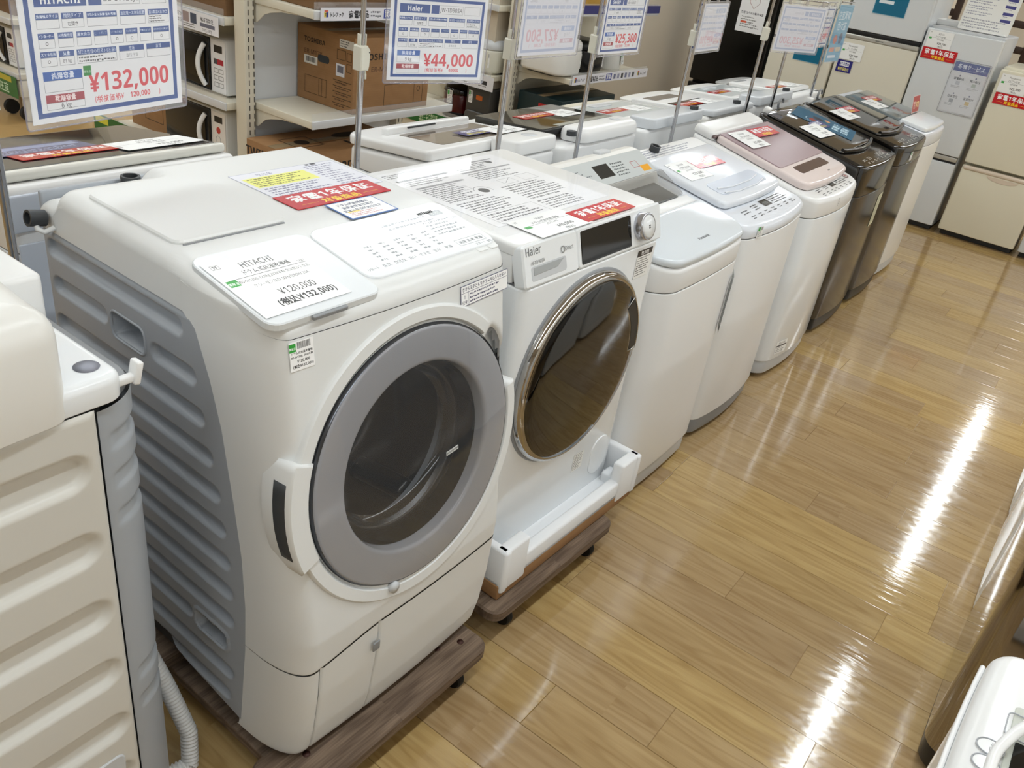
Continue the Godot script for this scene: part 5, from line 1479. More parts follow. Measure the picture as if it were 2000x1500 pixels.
# a sign hanging in a clear sleeve: a, b are the bottom corners
func sign_card(img: Image, key: String, a: Vector3, b: Vector3, h: float, label: String, faded: bool) -> void:
	var w := a.distance_to(b)
	var yaw := -atan2(b.z - a.z, b.x - a.x)
	var c := (a + b) / 2.0
	var t := thing("price_sign", label, "sign", c, yaw, "price signs hanging over the washers")
	var m := printed("sign_" + key, img, 0.3)
	var bk := img.duplicate() as Image
	var veil := Image.create_empty(img.get_width(), img.get_height(), false, Image.FORMAT_RGBA8)
	veil.fill(Color(0.90, 0.90, 0.94, 0.78))
	bk.blend_rect(veil, Rect2i(Vector2i.ZERO, veil.get_size()), Vector2i.ZERO)
	var mb := printed("sign_back_" + key, bk, 0.3)
	var pw := w - 0.022
	var ph := pw * 0.705
	part(t, "printed_side", sheet(pw, ph, 0.0), m, P(0, ph / 2 + 0.008, 0.0004) if not faded else R(0, ph / 2 + 0.008, -0.0004, 0, 180, 0))
	# the print shows through, mirrored, on the other side
	var q := MB.new()
	q.quad(Vector3(-pw / 2, ph / 2, 0), Vector3(pw / 2, ph / 2, 0), Vector3(pw / 2, -ph / 2, 0), Vector3(-pw / 2, -ph / 2, 0), Rect2(1, 0, -1, 1))
	part(t, "show_through_side", q.done(), mb, R(0, ph / 2 + 0.008, -0.0004, 0, 180, 0) if not faded else P(0, ph / 2 + 0.008, 0.0004))
	part(t, "sleeve", prism(round_rect(w, ph + 0.016, 0.006), 0.0022, 0.0004), M.acrylic, P(0, ph / 2 + 0.008, 0.0011), "clear acrylic sleeve")
	part(t, "sleeve_edge", tube(PackedVector3Array(Array(round_rect(w, ph + 0.016, 0.006)).map(func(p): return Vector3(p.x, p.y, 0))), 0.0014, 6, PackedFloat32Array(), true), glass("acrylic_edge", Color(0.62, 0.60, 0.66, 0.45), 0.05), P(0, ph / 2 + 0.008, 0))
	for s in [-0.36, 0.0, 0.36]:
		part(t, "clip", rbox(Vector3(0.018, 0.022, 0.007), 0.002), glass("clip_clear", Color(0.8, 0.78, 0.75, 0.45), 0.05), P(s * w, ph + 0.022, 0))
	part(t, "hanger_rod", tube(PackedVector3Array([Vector3(-w * 0.46, ph + 0.034, 0), Vector3(w * 0.46, ph + 0.034, 0)]), 0.003, 8), M.steel)

func poles() -> void:
	var names := ["chrome sign pole at the left edge beside the hose inlet", "chrome sign pole in front of the large oven carton", "chrome sign pole behind the washer with the mirrored door", "chrome sign pole behind the third washer, right of the 27,500 yen sign", "chrome sign pole behind the fourth washer, before the beige partition", "chrome sign pole before the black fridge", "chrome sign pole below the mirrored 25,300 yen sign", "chrome sign pole nearest the white fridges"]
	var xs := [0.706, 1.616, 2.249, 2.749, 3.545, 4.352, 4.715, 5.35]
	for i in 8:
		pole(xs[i], -1.635, names[i], 1.255 if i < 6 else 1.4)
	# hanging arms from the poles to the signs, and the signs
	var s1 := sign_image("HITACHI", "BD-SV120JL", "", "6 kg", "¥132,000", "120,000", true, [10, 14, 15, 17, 20])
	var s2 := sign_image("Haier", "JW-TD90SA", "9 kg", "", "¥44,000", "40000", false, [10, 12, 15, 17])
	var s3 := sign_image("Haier", "JW-U55", "5.5 kg", "", "¥27,500", "25,000", false, [12])
	var s4 := sign_image("SHARP", "ES-GE6D", "6 kg", "", "¥25,300", "23,000", false, [])
	sign_card(s1, "first", Vector3(0.657, 1.229, -1.40), Vector3(0.987, 1.225, -1.46), 0.23, "large price sign reading 132,000 yen with a blue frame, hanging at the left", false)
	sign_card(s2, "second", Vector3(1.650, 1.197, -1.59), Vector3(1.954, 1.200, -1.50), 0.22, "price sign reading 44,000 yen with a blue frame, hanging by the oven carton", false)
	sign_card(s3, "third", Vector3(2.02, 1.27, -1.45), Vector3(2.344, 1.268, -1.452), 0.22, "price sign seen from behind, its 27,500 yen mirrored and faint", true)
	sign_card(s4, "fourth", Vector3(2.71, 1.217, -1.60), Vector3(3.02, 1.217, -1.60), 0.22, "price sign reading 25,300 yen with a blue frame, hanging by the beige partition", false)
	sign_card(s4, "fourth", Vector3(4.385, 1.165, -1.60), Vector3(4.68, 1.185, -1.465), 0.22, "price sign seen from behind, its 25,300 yen mirrored and faint, before the cream fridge", true)
	sign_card(s3, "third", Vector3(4.93, 1.175, -1.60), Vector3(5.235, 1.170, -1.60), 0.22, "price sign with a blue frame half hidden behind the mirrored sign", false)
	sign_card(sign_image("AQUA", "AQW-V7", "7 kg", "", "¥29,700", "27,000", false, [11]), "fifth", Vector3(3.50, 1.195, -1.60), Vector3(3.79, 1.198, -1.615), 0.22, "crumpled price sign seen from behind, left of the black fridge", true)
	# light blue poster hanging on the last pole
	var bp := pic(360, 500, Color(0.46, 0.70, 0.82))
	bp.text("出張買取", 180, 90, 76, Color(0.85, 0.93, 0.97), 1, true).text("受付中", 180, 180, 80, Color(0.85, 0.93, 0.97), 1, true).disc(110, 300, 50, 40, Color(0.85, 0.55, 0.45)).disc(240, 290, 44, 50, Color(0.35, 0.42, 0.5)).rect(40, 370, 120, 40, Color(0.9, 0.62, 0.5)).rect(190, 370, 130, 40, Color(0.85, 0.8, 0.7)).rect(40, 440, 200, 26, Color(0.9, 0.94, 0.97))
	var t := thing("poster", "light blue portrait poster in a clear sleeve hanging beside the last pole", "poster", Vector3(5.43, 1.083, -1.60), deg_to_rad(-4))
	part(t, "printed_sheet", sheet(0.21, 0.31, 0.0006), printed("blue_poster", bp.im, 0.25), P(0, 0.155, 0))
	part(t, "sleeve", prism(round_rect(0.226, 0.325, 0.006), 0.0022, 0.0004), M.acrylic, P(0, 0.155, 0.0011))
	part(t, "hanger_rod", tube(PackedVector3Array([Vector3(-0.1, 0.325, 0), Vector3(0.1, 0.325, 0)]), 0.003, 8), M.steel)

# ---------------------------------------------------------------- steel shelving
func carton(label: String, at: Vector3, turn: float, s: Vector3, m: Material, prints := []) -> Node3D:
	# base centre at `at`; prints: [material, face, u, v, w, h] with face f (front, +z), l (left, -x), t (top)
	var t := thing("carton", label, "box", at, turn)
	part(t, "box", rbox(s, 0.004), m, P(0, s.y / 2, 0))
	part(t, "tape", rbox(Vector3(s.x + 0.001, 0.0008, 0.05), 0.0003), mat("packing_tape", Color(0.60, 0.52, 0.40), 0.2), P(0, s.y + 0.0002, 0))
	for p in prints:
		var xf: Transform3D
		match p[1]:
			"f": xf = P(p[2], p[3], s.z / 2 + 0.0006)
			"l": xf = R(-s.x / 2 - 0.0006, p[3], p[2], 0, -90, 0)
			"t": xf = Transform3D(Basis(Vector3.RIGHT, -PI / 2), Vector3(p[2], s.y + 0.0012, p[3]))
		part(t, p[6] if p.size() > 6 else "print", p[0] if p[0] is Mesh else sheet(p[4], p[5], 0.0), p[4] if p[0] is Mesh else p[0], xf)
	return t

func shelf_board(t: Node3D, y: float, w: float, d: float, lip: bool, at := Vector3.ZERO) -> void:
	var b := part(t, "shelf_board", rbox(Vector3(w, 0.032, d), 0.003), M.beige_steel, P(at.x, y - 0.016, at.z - d / 2))
	if lip:
		part(b, "price_rail", rbox(Vector3(w, 0.034, 0.008), 0.002), mat("rail_grey", Color(0.82, 0.82, 0.82), 0.25), P(0, 0.0, d / 2 + 0.004))
		part(b, "clear_fence", box(Vector3(w, 0.035, 0.002)), M.acrylic, P(0, 0.033, d / 2 + 0.004))
	for s in [-1.0, 1.0]:
		part(b, "bracket", prism(PackedVector2Array([Vector2(-d / 2, 0.01), Vector2(d / 2 - 0.1, 0.01), Vector2(d / 2 - 0.1, -0.002), Vector2(d / 2 - 0.2, -0.008), Vector2(-d / 2 + 0.13, -0.022), Vector2(-d / 2 + 0.09, -0.035), Vector2(-d / 2 + 0.04, -0.075), Vector2(-d / 2, -0.078)]), 0.004, 0.001), M.beige_steel, Transform3D(Basis(Vector3.UP, -PI / 2), Vector3(s * (w / 2 - 0.004) + 0.002, -0.016, 0)))

func upright(t: Node3D, x: float, z: float, h: float, wide := 0.05) -> void:
	var u := part(t, "upright", rbox(Vector3(wide, h, 0.07), 0.003), M.beige_steel, P(x, h / 2, z))
	var m := MB.new()
	var y := 0.3
	while y < h - 0.1:
		for k in [-0.4, 0.25]:
			m.box(Vector3(k * 0.04 + 0.01, y - h / 2, 0.0353), Vector3(0.0045, 0.022, 0.001))
			m.box(Vector3(wide / 2 + 0.0003, y - h / 2, k * 0.05), Vector3(0.001, 0.022, 0.0045))
		y += 0.036
	var sl := part(u, "upright_slots", m.done(), mat("slot_dark", Color(0.22, 0.20, 0.17), 0.7))
	sl.set_meta("kind", "stuff")

func strip_print(key: String) -> Material:
	if M.has(key): return M[key]
	var p: Pic
	match key:
		"shop_strip":
			p = pic(1200, 64, Color(0.93, 0.93, 0.96))
			for off in [0, 1000]:
				p.rect(24 + off, 22, 16, 24, Color(0.9, 0.8, 0.3)).rect(40 + off, 22, 16, 24, Color(0.2, 0.25, 0.6)).rect(26 + off, 12, 28, 10, Color(0.85, 0.4, 0.3)).text("TF", 40 + off, 34, 20, Color(0.1, 0.1, 0.1), 1, true).text("トレファク", 66 + off, 34, 34, Color(0.15, 0.15, 0.18), 0, true, 110)
			p.text("家電製品", 210, 33, 42, Color(0.15, 0.15, 0.18), 0, true).fine(390, 16, 90, 2, 20, Color(0.4, 0.4, 0.45), 151).rect(500, 8, 90, 48, Color(0.16, 0.25, 0.62)).text("買取", 545, 32, 38, Color.WHITE, 1, true)
			for k in 6: p.rect(620 + k * 62, 16, 34, 34, [Color(0.45, 0.47, 0.6), Color(0.62, 0.63, 0.75), Color(0.25, 0.25, 0.28)][k % 3])
		"info_strip":
			p = pic(700, 150, Color(0.92, 0.92, 0.94))
			p.text("庫内特徴", 100, 50, 36, Color(0.25, 0.25, 0.27), 1, true).text("から選ぶ", 100, 96, 36, Color(0.25, 0.25, 0.27), 1, true).rect(190, 20, 90, 80, Color(0.62, 0.56, 0.56)).rect(300, 20, 90, 80, Color(0.28, 0.32, 0.40)).fine(190, 108, 200, 2, 18, Color(0.4, 0.4, 0.4), 153).text("機能で選ぶ", 540, 46, 36, Color(0.25, 0.25, 0.27), 1, true).rect(440, 74, 210, 30, Color(0.42, 0.43, 0.5)).text("10畳-26畳", 540, 126, 30, Color(0.2, 0.2, 0.22), 1)
		"round_strip":
			p = pic(700, 160, Color(0.90, 0.90, 0.92))
			p.fine(40, 30, 240, 4, 26, Color(0.45, 0.45, 0.48), 155).rect(330, 60, 70, 44, Color(0.2, 0.21, 0.22)).rect(560, 60, 70, 44, Color(0.2, 0.21, 0.22)).fine(310, 116, 110, 1, 22, Color(0.4, 0.4, 0.4), 156).fine(540, 116, 110, 1, 22, Color(0.4, 0.4, 0.4), 157)
		"green_banner":
			p = pic(900, 110, Color(0.09, 0.40, 0.17))
			p.rect(20, 12, 130, 46, Color(0.85, 0.83, 0.25)).text("・ポイント貯まる", 300, 26, 26, Color(0.9, 0.95, 0.8), 0, true).text("・クーポン届く", 300, 56, 26, Color(0.9, 0.95, 0.8), 0, true).text("・キャンペーン情報", 300, 86, 26, Color(0.9, 0.95, 0.8), 0, true).disc(690, 60, 110, 70, Color(0.78, 0.79, 0.78)).text("3つの", 690, 34, 42, Color(0.25, 0.25, 0.2), 1, true).text("お得が", 690, 82, 42, Color(0.25, 0.25, 0.2), 1, true).rect(810, 0, 90, 110, Color(0.88, 0.82, 0.3))
		"line_banner":
			p = pic(900, 130, Color(0.12, 0.42, 0.20))
			p.rect(560, 8, 280, 34, Color(0.75, 0.70, 0.22)).text("LINE友だち募集中", 540, 84, 62, Color(0.8, 0.9, 0.8), 1, true)
		"navy_strip":
			p = pic(900, 50, Color(0.17, 0.17, 0.45))
			p.text("全品 安心保証付 全品 動作確認済", 450, 25, 38, Color(0.85, 0.85, 0.92), 1, true)
	return printed(key, p.im, 0.3)

func shelving() -> void:
	# --- unit behind the first machines
	var t := thing("shelf_unit", "beige steel shelf unit with cartons behind the first two washers", "shelves", Vector3(2.955, 0, -2.80))
	part(t, "back_panel", rbox(Vector3(0.9, 2.2, 0.012), 0.002), mat("panel_pale", Color(0.84, 0.85, 0.86), 0.6), P(0, 1.1, -0.41))
	upright(t, -0.497, -0.395, 2.2)
	upright(t, 0.47, -0.395, 2.2)
	for y in [0.72, 1.16, 1.60]: shelf_board(t, y, 0.92, 0.40, true, Vector3(-0.005, 0, 0))
	part(t, "base_deck", rbox(Vector3(0.9, 0.14, 0.42), 0.004), M.beige_steel, P(0, 0.07, -0.19))
	lone("shelf_strip", sheet(0.86, 0.05, 0.002), strip_print("shop_strip"), P(2.945, 1.150, -2.785), "white shelf strip with the shop logo above the large oven carton", "strip", "printed shelf strips")
	var tp := M.cardboard as Material
	var bx := pic(520, 520, Color(0, 0, 0, 0))
	var bk := Color(0.18, 0.13, 0.09)
	bx.text("TOSHIBA", 60, 80, 60, bk, 0, true, 200).text("ER-M17Y", 60, 165, 44, Color(0.38, 0.25, 0.18)).rect(60, 195, 130, 60, Color(0.9, 0.88, 0.84)).bars(80, 204, 90, 36, 21).frame(70, 340, 210, 130, 3, bk).frame(205, 340, 32, 130, 3, bk)
	bx.rect(390, 14, 130, 60, Color(0.88, 0.87, 0.84)).fine(400, 24, 80, 3, 16, Color(0.4, 0.4, 0.4), 161).frame(370, 90, 80, 70, 3, bk).frame(460, 100, 44, 60, 3, bk).frame(460, 176, 44, 60, 3, bk).rect(364, 190, 80, 90, Color(0.88, 0.88, 0.9)).rect(376, 204, 56, 50, Color(0.45, 0.45, 0.5))
	for k in 5: bx.rect(340, 310 + k * 42, 170, 4, bk).fine(360, 322 + k * 42, 140, 1, 20, Color(0.38, 0.26, 0.18), 170 + k)
	var bl := printed("oven_box_left", bx.im, 0.7, true)
	bx = pic(620, 520, Color(0, 0, 0, 0))
	bx.text("TOSHIBA", 60, 120, 62, bk, 0, true).text("ER-M17Y", 120, 210, 48, Color(0.38, 0.25, 0.18)).rect(310, 190, 46, 38, bk).frame(240, 330, 340, 160, 3, bk).frame(500, 330, 80, 160, 3, bk).arc(540, 380, 14, 18, 0, 360, 3, bk)
	var o := carton("large brown oven carton on the middle shelf behind the first sign pole", Vector3(3.0, 0.7205, -3.01), 0.0, Vector3(0.50, 0.325, 0.37), tp, [[bl, "l", 0.0, 0.16, 0.36, 0.31], [printed("oven_box_front", bx.im, 0.7, true), "f", 0.0, 0.16, 0.48, 0.31]])
	part(o, "hand_hole", prism(round_rect(0.075, 0.032, 0.015), 0.003, 0.0005), mat("hole_dark", Color(0.20, 0.22, 0.24), 0.5), R(-0.2512, 0.20, -0.01, 0, -90, 0))
	var ub := pic(300, 110, Color(0, 0, 0, 0))
	for k in 3: ub.frame(10 + k * 75, 10, 62, 80, 5, bk).rect(36 + k * 75, 26, 10, 50, bk)
	ub.arc(262, 52, 26, 26, 30, 330, 7, bk)
	carton("brown carton on the upper shelf over the strip with the shop logo, left one", Vector3(2.72, 1.1605, -3.0), 0.0, Vector3(0.40, 0.30, 0.36), M.cardboard_dark)
	carton("brown carton with printed care marks on the upper shelf, right one", Vector3(3.15, 1.1605, -2.99), 0.0, Vector3(0.42, 0.30, 0.36), tp, [[printed("care_marks", ub.im, 0.7, true), "f", -0.06, 0.055, 0.16, 0.06]])
	var tw := carton("low brown carton with black lettering under the shelf, behind the drum washer", Vector3(2.765, 0.1405, -2.975), 0.0, Vector3(0.70, 0.435, 0.33), tp, [[lettering("TWINBIRD", 0.04), "l", -0.03, 0.385, M.ink, 0, "brand_lettering"], [lettering("TWINBIRD", 0.04), "f", -0.15, 0.36, M.ink, 0, "brand_lettering"]])
	bx = pic(400, 200, Color(0, 0, 0, 0))
	bx.frame(20, 20, 110, 110, 3, bk).disc(75, 76, 26, 26, bk).text("M175", 280, 140, 54, bk, 1, true).disc(280, 60, 60, 26, bk)
	part(tw, "top_print", sheet(0.56, 0.26, 0.0), printed("twin_top", bx.im, 0.7, true), Transform3D(Basis(Vector3.RIGHT, -PI / 2), Vector3(0.0, 0.4365, 0.03)))
	# --- unit behind the back row
	t = thing("shelf_unit", "beige steel shelf unit with rice cookers beside the beige partition", "shelves", Vector3(4.965, 0, -2.80))
	part(t, "back_panel", rbox(Vector3(1.1, 2.2, 0.012), 0.002), M.beige_steel, P(0.03, 1.1, -0.46))
	upright(t, -0.525, -0.405, 2.2, 0.06)
	for y in [0.775, 1.16]: shelf_board(t, y, 0.94, 0.42, true)
	part(t, "base_deck", rbox(Vector3(0.94, 0.2, 0.42), 0.004), M.beige_steel, P(0, 0.10, -0.22))
	lone("shelf_strip", sheet(0.93, 0.055, 0.002), strip_print("shop_strip"), P(4.965, 0.770, -2.785), "white shelf strip with the shop logo under the white rice cooker", "strip", "printed shelf strips")
	lone("shelf_strip", sheet(0.93, 0.045, 0.002), strip_print("navy_strip"), P(4.965, 1.165, -2.785), "navy shelf strip with white lettering behind the 25,300 yen sign", "strip", "printed shelf strips")
	carton("yellow carton on the top shelf behind the 25,300 yen sign", Vector3(4.78, 1.1605, -3.0), 0.0, Vector3(0.36, 0.24, 0.3), mat("yellow_box", Color(0.72, 0.56, 0.22), 0.6))
	var tg := carton("dark teal carton with a red emblem on the low shelf under the rice cookers", Vector3(4.80, 0.2005, -2.985), 0.0, Vector3(0.63, 0.44, 0.33), mat("teal_box", Color(0.045, 0.155, 0.17), 0.4), [])
	part(tg, "brown_front", rbox(Vector3(0.635, 0.40, 0.004), 0.001), tp, P(0, 0.205, 0.165))
	bx = pic(200, 200, Color(0.72, 0.10, 0.12))
	bx.line(Vector2(40, 60), Vector2(80, 110), 16, Color(0.95, 0.9, 0.9)).line(Vector2(110, 30), Vector2(60, 160), 14, Color(0.95, 0.9, 0.9)).disc(140, 120, 36, 44, Color(0.95, 0.9, 0.9))
	part(tg, "red_emblem", sheet(0.075, 0.085, 0.0), printed("red_emblem", bx.im, 0.5), R(-0.3156, 0.355, 0.03, 0, -90, 0))
	part(tg, "brand_lettering", lettering("TIGER", 0.032), M.ink, P(-0.17, 0.385, 0.1675))
	part(tg, "white_label", rbox(Vector3(0.05, 0.06, 0.001), 0.0004), M.white, P(-0.28, 0.385, 0.1678))
	# rice cookers and a kettle on the middle shelf
	rice_cooker("white rice cooker on the shelf left of the 25,300 yen sign", Vector3(4.50 + 0.05, 0.7755, -2.99), 0.0, M.warm_white, 0.21, M.white, 0.27)
	rice_cooker("black rice cooker on the shelf behind the 25,300 yen sign", Vector3(4.87, 0.7755, -3.0), 0.0, mat("cooker_black", Color(0.07, 0.065, 0.07), 0.2), 0.19, M.black, 0.24)
	t = thing("kettle", "white electric kettle at the right end of the rice cooker shelf", "kettle", Vector3(5.17, 0.7755, -2.95))
	part(t, "body", lathe([[0.0, 0.0], [0.08, 0.0], [0.085, 0.02], [0.08, 0.12], [0.065, 0.18], [0.0, 0.19]], 32), M.warm_white)
	part(t, "handle", tube(PackedVector3Array([Vector3(0.07, 0.17, 0), Vector3(0.13, 0.15, 0), Vector3(0.13, 0.06, 0), Vector3(0.085, 0.03, 0)]), 0.012, 10), M.mid_grey)
	part(t, "spout", tube(PackedVector3Array([Vector3(-0.06, 0.13, 0), Vector3(-0.10, 0.18, 0)]), 0.018, 10), M.warm_white)
	part(t, "tag", sheet(0.04, 0.075, 0.001), M.small_barcode, R(0.02, 0.08, 0.09, -8, 6, 0))
	# --- units turned towards the camera (fronts face -x)
	t = thing("shelf_unit", "cream shelf unit holding white microwave ovens at the left", "shelves", Vector3(2.40, 0, -3.71), -PI / 2)
	side_unit(t, 0.92, 0.46, [0.40, 0.70, 1.055, 1.5])
	lone("shelf_strip", sheet(0.34, 0.078, 0.002), strip_print("info_strip"), R(2.383, 1.012, -3.44, 0, -90, 0), "white shelf strip with small oven pictures above the upper microwave", "strip", "printed shelf strips")
	lone("banner", sheet(0.80, 0.085, 0.002), strip_print("green_banner"), R(2.386, 0.365, -3.95, 0, -90, 0), "green and yellow banner along the foot of the microwave shelves", "banner", "green banners at the feet of the shelves")
	microwave("white microwave oven with a curved handle and black door on the middle shelf", Vector3(2.45, 0.7005, -3.545), 0.46, 0.25)
	microwave("older white microwave oven with a red button on the lowest shelf", Vector3(2.45, 0.4005, -3.56), 0.46, 0.235, true)
	carton("brown carton on the top of the microwave shelves", Vector3(2.64, 1.0555, -3.53), 0.0, Vector3(0.42, 0.30, 0.50), M.cardboard_dark, [[printed("care_marks", ub.im, 0.7), "l", -0.08, 0.06, 0.17, 0.065]])
	bx = pic(400, 240, Color(0, 0, 0, 0))
	bx.frame(20, 30, 100, 120, 4, bk).frame(160, 20, 220, 190, 4, bk).text("ヘルツフリー", 270, 110, 36, bk, 1, true).text("すぐに使える", 270, 66, 26, bk, 1)
	carton("brown carton with a printed speech bubble beside the older microwave", Vector3(2.65, 0.4005, -3.965), 0.0, Vector3(0.38, 0.24, 0.30), tp, [[printed("bubble_print", bx.im, 0.7, true), "l", 0.0, 0.12, 0.28, 0.18]])
	t = thing("shelf_unit", "cream shelf unit with a red pot and a grey oven between the two beige units", "shelves", Vector3(4.36, 0, -3.735), -PI / 2)
	side_unit(t, 0.90, 0.44, [0.37, 0.695, 1.1])
	lone("shelf_strip", sheet(0.50, 0.085, 0.002), strip_print("round_strip"), R(4.343, 0.652, -3.50, 0, -90, 0), "white shelf strip with small pictures above the grey oven", "strip", "printed shelf strips")
	lone("banner", sheet(0.70, 0.085, 0.002), strip_print("green_banner"), R(4.346, 0.33, -3.72, 0, -90, 0), "green banner with a white disc at the foot of the grey oven shelf", "banner", "green banners at the feet of the shelves")
	t = thing("oven", "dark grey oven with an orange label and a rounded drip tray on the low shelf", "oven", Vector3(4.38, 0.3705, -3.385), -PI / 2)
	part(t, "body", rbox(Vector3(0.19, 0.235, 0.30), 0.008), mat("oven_grey", Color(0.24, 0.235, 0.225), 0.35), P(0, 0.118, -0.15))
	part(t, "drip_tray", prism(round_rect(0.18, 0.075, 0.03), 0.02, 0.004), mat("tray_grey", Color(0.33, 0.33, 0.32), 0.4), P(0, 0.05, 0.015))
	part(t, "orange_label", sheet(0.05, 0.028, 0.001), mat("orange_label", Color(0.78, 0.38, 0.10), 0.4), P(0.01, 0.175, 0.0012))
	part(t, "price_label", sheet(0.032, 0.075, 0.001), M.small_barcode, P(-0.06, 0.17, 0.0012))
	t = thing("slow_cooker", "dark red electric pot with a black lid on the low shelf", "cooker", Vector3(4.50, 0.3705, -3.62))
	part(t, "body", lathe([[0.0, 0.0], [0.105, 0.0], [0.11, 0.02], [0.112, 0.14], [0.105, 0.15], [0.0, 0.15]], 36), mat("pot_red", Color(0.28, 0.035, 0.03), 0.15))
	part(t, "foot_band", lathe([[0.112, 0.0], [0.114, 0.015], [0.111, 0.035]], 36), M.black)
	part(t, "lid", lathe([[0.112, 0.148], [0.118, 0.16], [0.10, 0.19], [0.05, 0.215], [0.0, 0.22]], 36), mat("pot_lid", Color(0.05, 0.03, 0.03), 0.08))
	part(t, "lid_knob", lathe([[0.012, 0.215], [0.03, 0.225], [0.03, 0.238], [0.0, 0.242]], 24), M.mid_grey)
	part(t, "lid_valve", lathe([[0.014, 0.2], [0.016, 0.215], [0.0, 0.22]], 16), mat("pot_red", Color.WHITE), P(0.05, 0.0, 0.03))
	part(t, "price_label", sheet(0.04, 0.08, 0.001), M.small_barcode, R(-0.117, 0.13, 0.0, 0, -90, 0))
	rice_cooker("cream rice cooker on the shelf above the grey oven", Vector3(4.52, 0.6955, -3.42), -PI / 2, M.cream_plastic, 0.2, M.pale_grey, 0.26)
	# far unit on casters at the left edge
	t = thing("shelf_unit", "low cream shelf unit on black casters at the far left", "shelves", Vector3(2.64, 0, -6.1), -PI / 2)
	side_unit(t, 0.92, 0.45, [0.30, 0.62, 1.0])
	for s in [-0.4, -0.1, 0.2, 0.4]:
		part(t, "caster", lathe([[0.0, -0.015], [0.045, -0.015], [0.045, 0.015], [0.0, 0.015]], 20, true), M.rubber, R(s, 0.045, -0.05, 0, 0, 90))
	lone("banner", sheet(0.9, 0.13, 0.002), strip_print("line_banner"), R(2.624, 0.215, -6.1, 0, -90, 0), "green banner reading LINE at the far left", "banner", "green banners at the feet of the shelves")
	microwave("grey microwave oven on the far left shelf unit", Vector3(2.70, 0.3005, -5.98), 0.44, 0.24)
	carton("dark carton on the far left shelf unit", Vector3(2.9, 0.6205, -6.0), 0.0, Vector3(0.36, 0.3, 0.5), M.cardboard_dark)

func side_unit(t: Node3D, w: float, d: float, ys: Array) -> void:
	part(t, "back_panel", rbox(Vector3(w, 1.8, 0.012), 0.002), M.beige_steel, P(0, 0.98, -d - 0.01))
	for y in ys: shelf_board(t, y, w, d, true)
	part(t, "base_deck", rbox(Vector3(w, 0.10, d), 0.004), M.beige_steel, P(0, ys[0] - 0.09, -d / 2))
	for s in [-1.0, 1.0]:
		part(t, "upright", rbox(Vector3(0.04, 1.9, 0.06), 0.003), M.beige_steel, P(s * (w / 2 - 0.02), 0.95, -d - 0.04))
		for z in [-0.06, -d + 0.04]:
			part(t, "leg", rbox(Vector3(0.05, ys[0] - 0.1, 0.05), 0.003), M.beige_steel, P(s * (w / 2 - 0.06), (ys[0] - 0.1) / 2, z))

func rice_cooker(label: String, at: Vector3, turn: float, m: Material, h: float, top: Material, w: float) -> void:
	var t := thing("rice_cooker", label, "rice cooker", at, turn, "rice cookers on the shelves")
	part(t, "body", cab(w, w * 1.15, 0.008, h * 0.72, 0.07, 0.07, 0.015, 0.012, 0.02), m, P(0, 0, w * 0.55))
	part(t, "lid", cab(w * 0.99, w * 1.13, h * 0.725, h, 0.07, 0.07, 0.015, 0.035, 0.004), top, P(0, 0, w * 0.545))
	part(t, "foot_ring", cab(w * 0.8, w * 0.9, 0.0, 0.012, 0.05, 0.05, 0.0, 0.002), M.dark_grey, P(0, 0, w * 0.42))
	part(t, "control_panel", prism(round_rect(w * 0.45, 0.05, 0.015), 0.004, 0.001), M.ink_grey, Transform3D(Basis(Vector3.RIGHT, deg_to_rad(-55)), Vector3(0, h * 0.9, w * 0.50)))
	part(t, "price_label", sheet(0.045, 0.085, 0.001), M.small_barcode, R(w * 0.28, h * 0.42, w * 0.57, 0, 10, 0))

func microwave(label: String, at: Vector3, w: float, h: float, old := false) -> void:
	var t := thing("microwave", label, "microwave", at, -PI / 2, "microwave ovens on the shelves")
	var body: Material = M.white if not old else M.warm_white
	part(t, "body", rbox(Vector3(w, h - 0.012, 0.34), 0.008), body, P(0, h / 2 + 0.004, -0.17))
	part(t, "door", rbox(Vector3(w * 0.76, h - 0.02, 0.014), 0.005), M.black_gloss if not old else mat("door_brown", Color(0.09, 0.08, 0.07), 0.12), P(-w * 0.115, h / 2 + 0.004, 0.004), "black glass door")
	var hx := w * 0.215
	part(t, "door_handle", tube(PackedVector3Array(span(-1, 1, 12).map(func(a): return Vector3(hx - 0.022 * (1.0 - a * a), h / 2 + a * h * 0.36, 0.016 + 0.022 * (1.0 - a * a)))), 0.011, 10), M.white, Transform3D.IDENTITY, "curved white handle")
	var p := pic(120, 260, Color(0.93, 0.93, 0.94) if not old else Color(0.91, 0.89, 0.86))
	p.rect(24, 24, 70, 36, Color(0.08, 0.08, 0.09))
	if old:
		p.disc(58, 104, 18, 20, Color(0.75, 0.22, 0.2)).arc(54, 160, 20, 22, 0, 360, 3, Color(0.6, 0.6, 0.6)).fine(20, 200, 80, 2, 20, Color(0.5, 0.5, 0.5), 181)
	else:
		p.rect(20, 92, 30, 28, Color(0.3, 0.3, 0.32)).rect(50, 92, 52, 28, Color(0.68, 0.12, 0.2))
		for k in 3:
			p.frame(20, 140 + k * 36, 38, 24, 3, Color(0.5, 0.5, 0.5)).frame(62, 140 + k * 36, 38, 24, 3, Color(0.5, 0.5, 0.5))
	part(t, "control_panel", sheet(w * 0.22, h - 0.03, 0.002), printed("microwave_panel_%s" % old, p.im, 0.3), P(w * 0.385, h / 2 + 0.004, 0.0012))
	for s in [-1.0, 1.0]:
		part(t, "foot", lathe([[0.0, 0.0], [0.012, 0.0], [0.012, 0.011], [0.0, 0.011]], 12, true), M.dark_grey, P(s * (w / 2 - 0.04), 0, -0.04))
		part(t, "foot", lathe([[0.0, 0.0], [0.012, 0.0], [0.012, 0.011], [0.0, 0.011]], 12, true), M.dark_grey, P(s * (w / 2 - 0.04), 0, -0.30))

